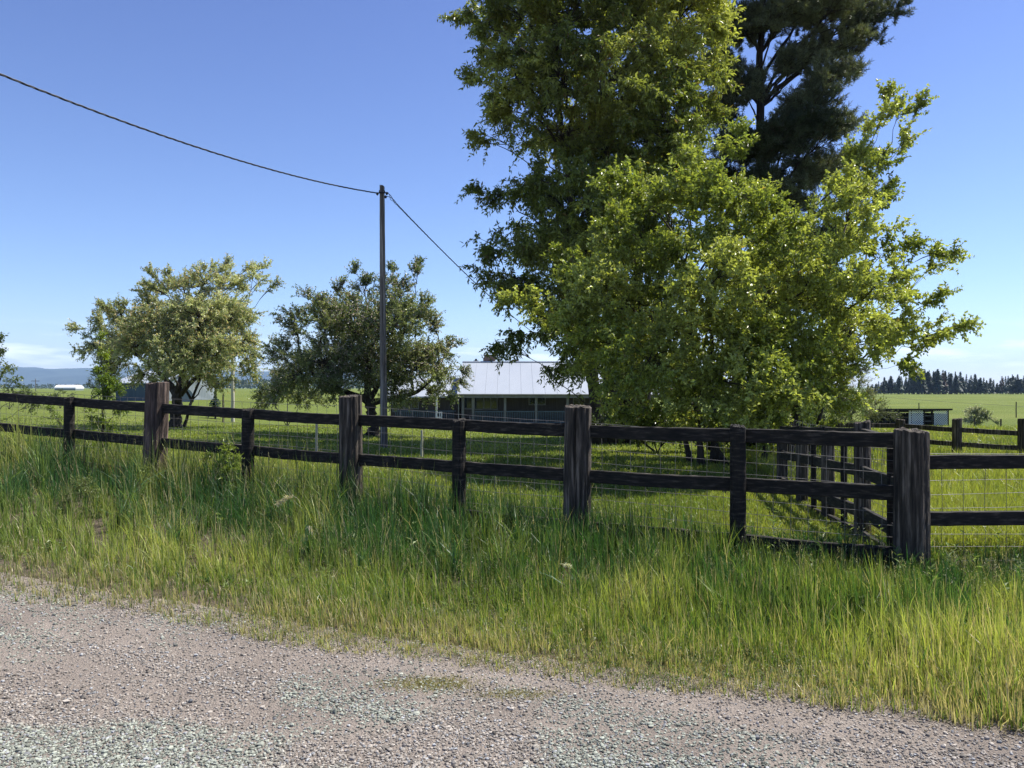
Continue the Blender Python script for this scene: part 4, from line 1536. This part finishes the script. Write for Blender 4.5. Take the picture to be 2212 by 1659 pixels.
on_roof(ch1, 'chimney', 'brick')
on_roof(ch2, 'chimney', 'brick')
on_roof(vent, 'roof_vent', 'hardware')
g = Geo()
box(g, x0, x1, 57.54, 57.6 - .003, eave - .28, eave - .02)
g.build('fascia', M['trim'], house)
g = Geo()
box(g, x0, x1, 57.8, wy - .003, gz, floor_z)
g.build('porch_deck', M['siding'], house)
for Xp in (1000, 1022, 1091, 1158, 1226, 1294, 1362):
    g = Geo()
    xx = hx_(Xp)
    box(g, xx - .09, xx + .09, 57.85, 58.03, floor_z, eave + slope * .3 - .1)
    g.build('porch_post', M['trim'], house)
ps = [1022, 1091, 1158, 1226, 1294, 1362]
for a_, b_ in zip(ps[:-1], ps[1:]):
    g = Geo()
    xa, xb = hx_(a_) + .092, hx_(b_) - .092
    box(g, xa, xb, 57.9, 57.98, EYE - 1.90, EYE - 1.83)
    box(g, xa, xb, 57.9, 57.98, EYE - 2.72, EYE - 2.66)
    for xx in np.arange(xa + .06, xb - .03, .13):
        box(g, xx, xx + .045, 57.92, 57.96, EYE - 2.66, EYE - 1.90)
    g.build('railing', M['rail_paint'], house)


def window(xa, xb, Ya, Yb, mull=(), parent=None, y=wy):
    sc_ = 1000
    X0, X1 = (xa - CX) / F * 59.7, (xb - CX) / F * 59.7
    z1, z0 = hz_(Ya, 59.7), hz_(Yb, 59.7)
    g = Geo()
    w_ = .08
    box(g, X0 - w_, X0, y - .07, y + .02, z0 - w_, z1 + w_)
    box(g, X1, X1 + w_, y - .07, y + .02, z0 - w_, z1 + w_)
    box(g, X0, X1, y - .07, y + .02, z1, z1 + w_)
    box(g, X0, X1, y - .07, y + .02, z0 - w_, z0)
    for m_ in mull:
        xm = X0 + (X1 - X0) * m_
        box(g, xm - .04, xm + .04, y - .068, y + .02, z0, z1)
    fr = g.build('window', M['trim'], parent or house)
    g = Geo()
    box(g, X0 + .003, X1 - .003, y - .03, y - .01, z0 + .003, z1 - .003)
    ORI[fr.name] = ORI[(parent or house).name]
    g.build('pane', M['glass'], fr)


window(1003, 1019, 856, 882)
window(1026, 1073, 857, 883, (.4, .72))
window(1144, 1156, 857, 873)
window(1162, 1177, 857, 873)
window(1240, 1262, 857, 883, (.5,))
g = Geo()
box(g, hx_(1095), hx_(1120), wy - .05, wy - .003, floor_z + .02, floor_z + 2.05)
dr_ = g.build('door', M['siding'], house)
g = Geo()
tube1(g, [(hx_(1118), wy - .05, floor_z + 1), (hx_(1118), wy - .12, floor_z + 1)], .03, 8)
g.build('handle', M['hardware'], dr_)

g = Geo()
tube1(g, [(x0, 57.5, eave - .04), (x1, 57.5, eave - .06)], .06, 8)
tube1(g, [(x0 + .12, 57.55, eave - .06), (x0 + .12, 57.7, floor_z)], .04, 8)
g.build('gutter', M['trim'], house)
# left wing
wing = thing('house_wing', 'lower left wing of the house half hidden behind the blossoming apple tree', 'house', (hx_(885), 62, gz))
g = Geo()
wx0, wx1 = hx_(832), hx_(984)
box(g, wx0, wx1, 60.6, 66, gz, eave - .12)
g.build('wall', M['siding'], wing)
g = Geo()
prof = np.array([(59.6, eave - .2), (63.3, eave + 1.25), (67, eave - .2), (67, eave - .3), (63.3, eave + 1.15), (59.6, eave - .3)])
V = np.array([[x, p[0], p[1]] for x in (wx0 - .3, wx1 - .05) for p in prof])
g.add(V, [np.array([[0, 1, 7, 6], [1, 2, 8, 7], [2, 3, 9, 8], [3, 4, 10, 9], [4, 5, 11, 10], [5, 0, 6, 11]]), np.array([[0, 5, 4, 1], [1, 4, 3, 2], [6, 7, 10, 11], [7, 8, 9, 10]])])
g.build('roof', M['metalroof'], wing)
window(846, 856, 866, 888, (), wing, 60.6)
window(872, 900, 864, 882, (.5,), wing, 60.6)
g = Geo()
xa, xb = hx_(845), hx_(980)
box(g, xa, xb, 59.7, 59.78, EYE - 1.93, EYE - 1.86)
box(g, xa, xb, 59.7, 59.78, gz, gz + .06)
for xx in np.arange(xa + .05, xb - .05, .14):
    box(g, xx, xx + .05, 59.72, 59.76, gz + .06, EYE - 1.93)
g.build('railing', M['rail_paint'], wing)
g = Geo()
box(g, hx_(941) - .06, hx_(941) + .06, 58.6, 58.72, h1(hx_(941), 58.6) - .1, EYE - 16 / F * 58)
tag(g.build('white_post', M['white'], origin=(hx_(941), 58.6, gz)), 'thin white post at the gap between house and wing', 'post')
g = Geo()
xa, xb = hx_(943), hx_(955)
for zz_ in (-2.7, -2.35, -2.0):
    box(g, xa, xb, 58.0, 58.06, EYE + zz_, EYE + zz_ + .07)
for xx in (xa, (xa + xb) / 2, xb - .06):
    box(g, xx, xx + .06, 57.96, 57.997, EYE - 3.1, EYE - 1.9)
tag(g.build('white_gate', M['white'], origin=(xa, 58, gz)), 'small white slatted gate at the left end of the porch', 'gate')

# ------------------------------------------------------------------ shelter with lattice
sd = 58.0
sz = h1((1980 - CX) / F * sd, sd)
shel = thing('animal_shelter', 'low dark open shelter with two white lattice panels in the paddock', 'shed', ((1985 - CX) / F * sd, sd, sz))


def sx(X):
    return (X - CX) / F * sd


stz = EYE - 48 / F * sd
g = Geo()
V = np.array([[x, y, z] for x in (sx(1908), sx(2053)) for y, z in ((sd - .3, stz + .02), (sd + 3.4, stz - .25), (sd + 3.4, stz - .37), (sd - .3, stz - .1))])
g.add(V, np.array([[0, 1, 5, 4], [1, 2, 6, 5], [2, 3, 7, 6], [3, 0, 4, 7], [0, 3, 2, 1], [4, 5, 6, 7]]))
g.build('roof', M['darkboard'], shel)
g = Geo()
box(g, sx(1912), sx(2050), sd + 3.1, sd + 3.2, sz - .1, stz - .4)
box(g, sx(2046), sx(2050) - .01, sd + .1, sd + 3.1 - .003, sz - .1, stz - .4)
g.build('back_wall', M['darkboard'], shel)
for X_ in (1914, 1942, 1966, 1996, 2014, 2048):
    g = Geo()
    box(g, sx(X_) - .06, sx(X_) + .06, sd, sd + .12, sz - .1, stz - .1)
    g.build('post', M['white'] if X_ in (1966,) else M['darkboard'], shel)
for xa, xb in ((1968, 1994), (2017, 2046)):
    g = Geo()
    a_, b_ = sx(xa), sx(xb)
    zb_, zt_ = sz + .05, stz - .12
    s_ = .17
    wd = .021
    for kdir in (1, -1):
        for c_ in np.arange(-(zt_ - zb_), b_ - a_, s_):
            xs = a_ + c_ if kdir == 1 else b_ - c_
            # clip a 45 degree slat to the panel
            pA = np.array([xs, zb_])
            pB = np.array([xs + kdir * (zt_ - zb_), zt_])
            tt = []
            for e in (a_, b_):
                tt.append((e - pA[0]) / (pB[0] - pA[0]))
            t0, t1 = max(0, min(tt)), min(1, max(tt))
            if t1 - t0 < .03:
                continue
            qa, qb = pA + (pB - pA) * t0, pA + (pB - pA) * t1
            n_ = np.array([-(pB - pA)[1], (pB - pA)[0]])
            n_ = n_ / np.linalg.norm(n_) * wd
            yy = sd - .05 if kdir == 1 else sd - .03
            V = np.array([[qa[0] - n_[0], yy, qa[1] - n_[1]], [qa[0] + n_[0], yy, qa[1] + n_[1]], [qb[0] + n_[0], yy, qb[1] + n_[1]], [qb[0] - n_[0], yy, qb[1] - n_[1]]])
            V = np.concatenate([V, V + [0, .015, 0]])
            g.add(V, np.array([[0, 3, 2, 1], [4, 5, 6, 7], [0, 1, 5, 4], [2, 3, 7, 6], [1, 2, 6, 5], [3, 0, 4, 7]]))
    g.build('lattice_panel', M['lattice'], shel)
for zz_ in (.35, .75, 1.1):
    g = Geo()
    box(g, sx(1996) + .062, sx(2014) - .062, sd + .02, sd + .06, sz + zz_, sz + zz_ + .05)
    g.build('cross_rail', M['trim'], shel)

# ------------------------------------------------------------------ barns on the left
bd = 95.0


def bx_(X):
    return (X - CX) / F * bd


bz = h1(bx_(330), bd)
barn = thing('blue_grey_barn', 'long blue grey metal barn with pale roof behind the wide spreading tree', 'barn', (bx_(320), bd, bz))
bt = EYE + 7 / F * bd
g = Geo()
V = np.array([[bx_(250), bd, 0], [bx_(360), bd - 2, 0], [bx_(376) + 1.5, bd + 9, 0], [bx_(250) + 1.5, bd + 11, 0]])
V = np.concatenate([V + [0, 0, bz - .2], V + [0, 0, bt]])
g.add(V, np.array([[0, 1, 5, 4], [2, 3, 7, 6], [3, 0, 4, 7]]))
g.build('wall', M['bluewall'], barn)
g = Geo()
rm0 = (V[4] + V[7]) / 2 + [-.3, 0, 1.5]
rm1 = (V[5] + V[6]) / 2 + [.3, 0, 1.5]
g.add(np.array([V[1], V[2], V[6], rm1, V[5]]), np.array([[0, 1, 2, 3, 4]]))
g.build('gable_wall', M['palewall'], barn)
g = Geo()
e0, e1, e2, e3 = V[4] + [-.3, -.35, .05], V[5] + [.3, -.35, .05], V[6] + [.3, .35, .05], V[7] + [-.3, .35, .05]
r0, r1 = rm0 + [0, 0, .12], rm1 + [0, 0, .12]
RV = np.array([e0, e1, r1, r0, e2, e3])
RV = np.concatenate([RV, RV - [0, 0, .1]])
g.add(RV, np.array([[0, 1, 2, 3], [3, 2, 4, 5], [6, 9, 8, 7], [9, 11, 10, 8], [0, 6, 7, 1], [4, 10, 11, 5]]))
g.build('roof', M['metalroof'], barn)


def hoop(name, label, X0, X1, Yt, d_, depth, m, cat='barn', rot=0.0):
    xa, xb = (X0 - CX) / F * d_, (X1 - CX) / F * d_
    z0 = h1((xa + xb) / 2, d_) - .2
    zt = EYE - (Yt - HY) / F * d_
    root = thing(name, label, cat, ((xa + xb) / 2, d_, z0))
    an = np.linspace(0, np.pi, 15)
    c, r = (xa + xb) / 2, (xb - xa) / 2
    f_ = np.stack([c - r * np.cos(an), np.full(15, d_), z0 + (zt - z0) * np.sin(an) ** .75], -1)
    b2 = f_ + [rot, depth, 0]
    g = Geo()
    i = np.arange(14)
    g.add(np.concatenate([f_, b2]), np.stack([i, i + 1, i + 16, i + 15], -1))
    g.build('roof', M['palewall'], root, smooth=True)
    g = Geo()
    g.add(f_ + [0, .05, -.03], np.arange(15)[::-1][None])
    g.add(b2 + [0, -.05, -.03], np.arange(15)[None])
    g.build('end_wall', M[m], root)
    return root


hoop('arched_shed', 'pale arched shed end right of the blue grey barn', 390, 419, 841, 88, 8, 'palewall', 'shed', rot=-3.6)
# far white barn, long side towards the viewer
hd = 420.0
xa, xb = (118 - CX) / F * hd, (163 - CX) / F * hd
z0 = h1(xa, hd) - .3
root = thing('far_white_barn', 'small white roofed barn in the far field below the hills', 'barn', ((xa + xb) / 2, hd, z0))
zt = EYE + 3.6 / F * hd
g = Geo()
box(g, xa, xb, hd, hd + 8, z0, z0 + 1.2)
g.build('wall', M['palewall'], root)
g = Geo()
an = np.linspace(0, np.pi, 13)
pr = np.stack([hd + 4 - 4.3 * np.cos(an), z0 + 1.2 + (zt - z0 - 1.2) * np.sin(an) ** 1.0], -1)
V = np.concatenate([np.insert(pr, 0, xa - .2, 1), np.insert(pr, 0, xb + .2, 1)])
i = np.arange(12)
g.add(V, [np.stack([i, i + 13, i + 14, i + 1], -1), np.arange(13)[None], np.arange(13)[::-1][None] + 13])
g.build('roof', M['white'], root)

# far power pole
fd = 300.0
p = W(77, 818, fd)
z0 = h1(p[0], fd)
root = thing('far_power_pole', 'tiny power pole with crossarm in the far field at left', 'pole', (p[0], fd, z0))
g = Geo()
tube1(g, [(p[0], fd, z0 - .3), (p[0], fd, p[2])], [.16, .11], 6)
g.build('shaft', M['polewood'], root)
g = Geo()
box(g, p[0] - 1.6, p[0] + 1.6, fd - .2, fd - .12, p[2] - 1.0, p[2] - .8)
g.build('crossarm', M['polewood'], root)

# ------------------------------------------------------------------ haze
HAZE = True
if HAZE:
    g = Geo()
    box(g, -9700, 9700, -80, 9700, -25, 330)
    m = bpy.data.materials.new('haze')
    m.use_nodes = True
    nt = m.node_tree
    nt.nodes.clear()
    out = nt.nodes.new('ShaderNodeOutputMaterial')
    pv = nt.nodes.new('ShaderNodeVolumePrincipled')
    pv.inputs['Color'].default_value = (.5, .72, 1.0, 1)
    pv.inputs['Density'].default_value = 9e-5
    pv.inputs['Anisotropy'].default_value = .1
    nt.links.new(pv.outputs[0], out.inputs['Volume'])
    tag(g.build('haze', m), kind='stuff')

# ------------------------------------------------------------------ light, sky, camera
AZ, EL = math.radians(64), math.radians(57)
Sd = Vector((math.sin(AZ) * math.cos(EL), math.cos(AZ) * math.cos(EL), math.sin(EL)))
L = bpy.data.lights.new('sun', 'SUN')
L.energy = 5.0
L.angle = math.radians(.5)
L.color = (1, .955, .88)
lo = bpy.data.objects.new('sun', L)
COL.objects.link(lo)
lo.rotation_euler = Sd.to_track_quat('Z', 'Y').to_euler()

w = bpy.data.worlds.new('World')
SC.world = w
w.use_nodes = True
nt = w.node_tree
bg = nt.nodes['Background']
sky = nt.nodes.new('ShaderNodeTexSky')
sky.sky_type = 'NISHITA'
sky.sun_disc = False
sky.sun_elevation = EL
sky.sun_rotation = AZ
sky.altitude = 800
sky.air_density = 1.0
sky.dust_density = .4
sky.ozone_density = 3.0
# thin clouds low over the horizon
tc = nt.nodes.new('ShaderNodeTexCoord')
mp = nt.nodes.new('ShaderNodeMapping')
mp.inputs['Scale'].default_value = (1, 1, 7)
nt.links.new(tc.outputs['Generated'], mp.inputs['Vector'])
nz = nt.nodes.new('ShaderNodeTexNoise')
nz.inputs['Scale'].default_value = 9
nz.inputs['Detail'].default_value = 6
nt.links.new(mp.outputs[0], nz.inputs['Vector'])
cr = nt.nodes.new('ShaderNodeValToRGB')
cr.color_ramp.elements[0].position = .52
cr.color_ramp.elements[1].position = .68
nt.links.new(nz.outputs['Fac'], cr.inputs[0])
sep = nt.nodes.new('ShaderNodeSeparateXYZ')
nt.links.new(tc.outputs['Generated'], sep.inputs[0])
r2 = nt.nodes.new('ShaderNodeValToRGB')
e = r2.color_ramp.elements
e[0].position, e[0].color = 0.005, (0, 0, 0, 1)
e[1].position, e[1].color = .075, (0, 0, 0, 1)
e2 = e.new(.028)
e2.color = (.8, .8, .8, 1)
e3 = e.new(.05)
e3.color = (.5, .5, .5, 1)
nt.links.new(sep.outputs[2], r2.inputs[0])
mu = nt.nodes.new('ShaderNodeMath')
mu.operation = 'MULTIPLY'
nt.links.new(cr.outputs[0], mu.inputs[0])
nt.links.new(r2.outputs[0], mu.inputs[1])
mx = nt.nodes.new('ShaderNodeMix')
mx.data_type = 'RGBA'
nt.links.new(mu.outputs[0], mx.inputs[0])
tm = nt.nodes.new('ShaderNodeMix')
tm.data_type = 'RGBA'
tm.blend_type = 'MULTIPLY'
tm.inputs[0].default_value = 1
tm.inputs[7].default_value = (.84, .96, 1.2, 1)
nt.links.new(sky.outputs[0], tm.inputs[6])
r3 = nt.nodes.new('ShaderNodeValToRGB')
e = r3.color_ramp.elements
e[0].position, e[0].color = 0.0, (.86, .87, 1.06, 1)
e[1].position, e[1].color = .5, (.62, .62, .87, 1)
e4 = e.new(.12)
e4.color = (.76, .80, .97, 1)
tc0 = nt.nodes.new('ShaderNodeTexCoord')
sp0 = nt.nodes.new('ShaderNodeSeparateXYZ')
nt.links.new(tc0.outputs['Generated'], sp0.inputs[0])
nt.links.new(sp0.outputs[2], r3.inputs[0])
nt.links.new(r3.outputs[0], tm.inputs[7])
nt.links.new(tm.outputs[2], mx.inputs[6])
mx.inputs[7].default_value = (9.5, 9.8, 10.2, 1)
nt.links.new(mx.outputs[2], bg.inputs['Color'])
bg.inputs['Strength'].default_value = .1

cam = bpy.data.cameras.new('camera')
cam.sensor_width = 36
cam.lens = 36 * F / 2212
cam.clip_start = .05
cam.clip_end = 30000
co = bpy.data.objects.new('camera', cam)
COL.objects.link(co)
co.location = (0, 0, EYE)
co.rotation_euler = (math.radians(90) + math.atan((HY - 829.5) / F), 0, 0)
SC.camera = co
SC.view_settings.view_transform = 'Standard'
SC.view_settings.look = 'None'
SC.view_settings.exposure = .92
SC.view_settings.gamma = 1
SC.cycles.max_bounces = 8
SC.cycles.transparent_max_bounces = 8
SC.cycles.volume_bounces = 0
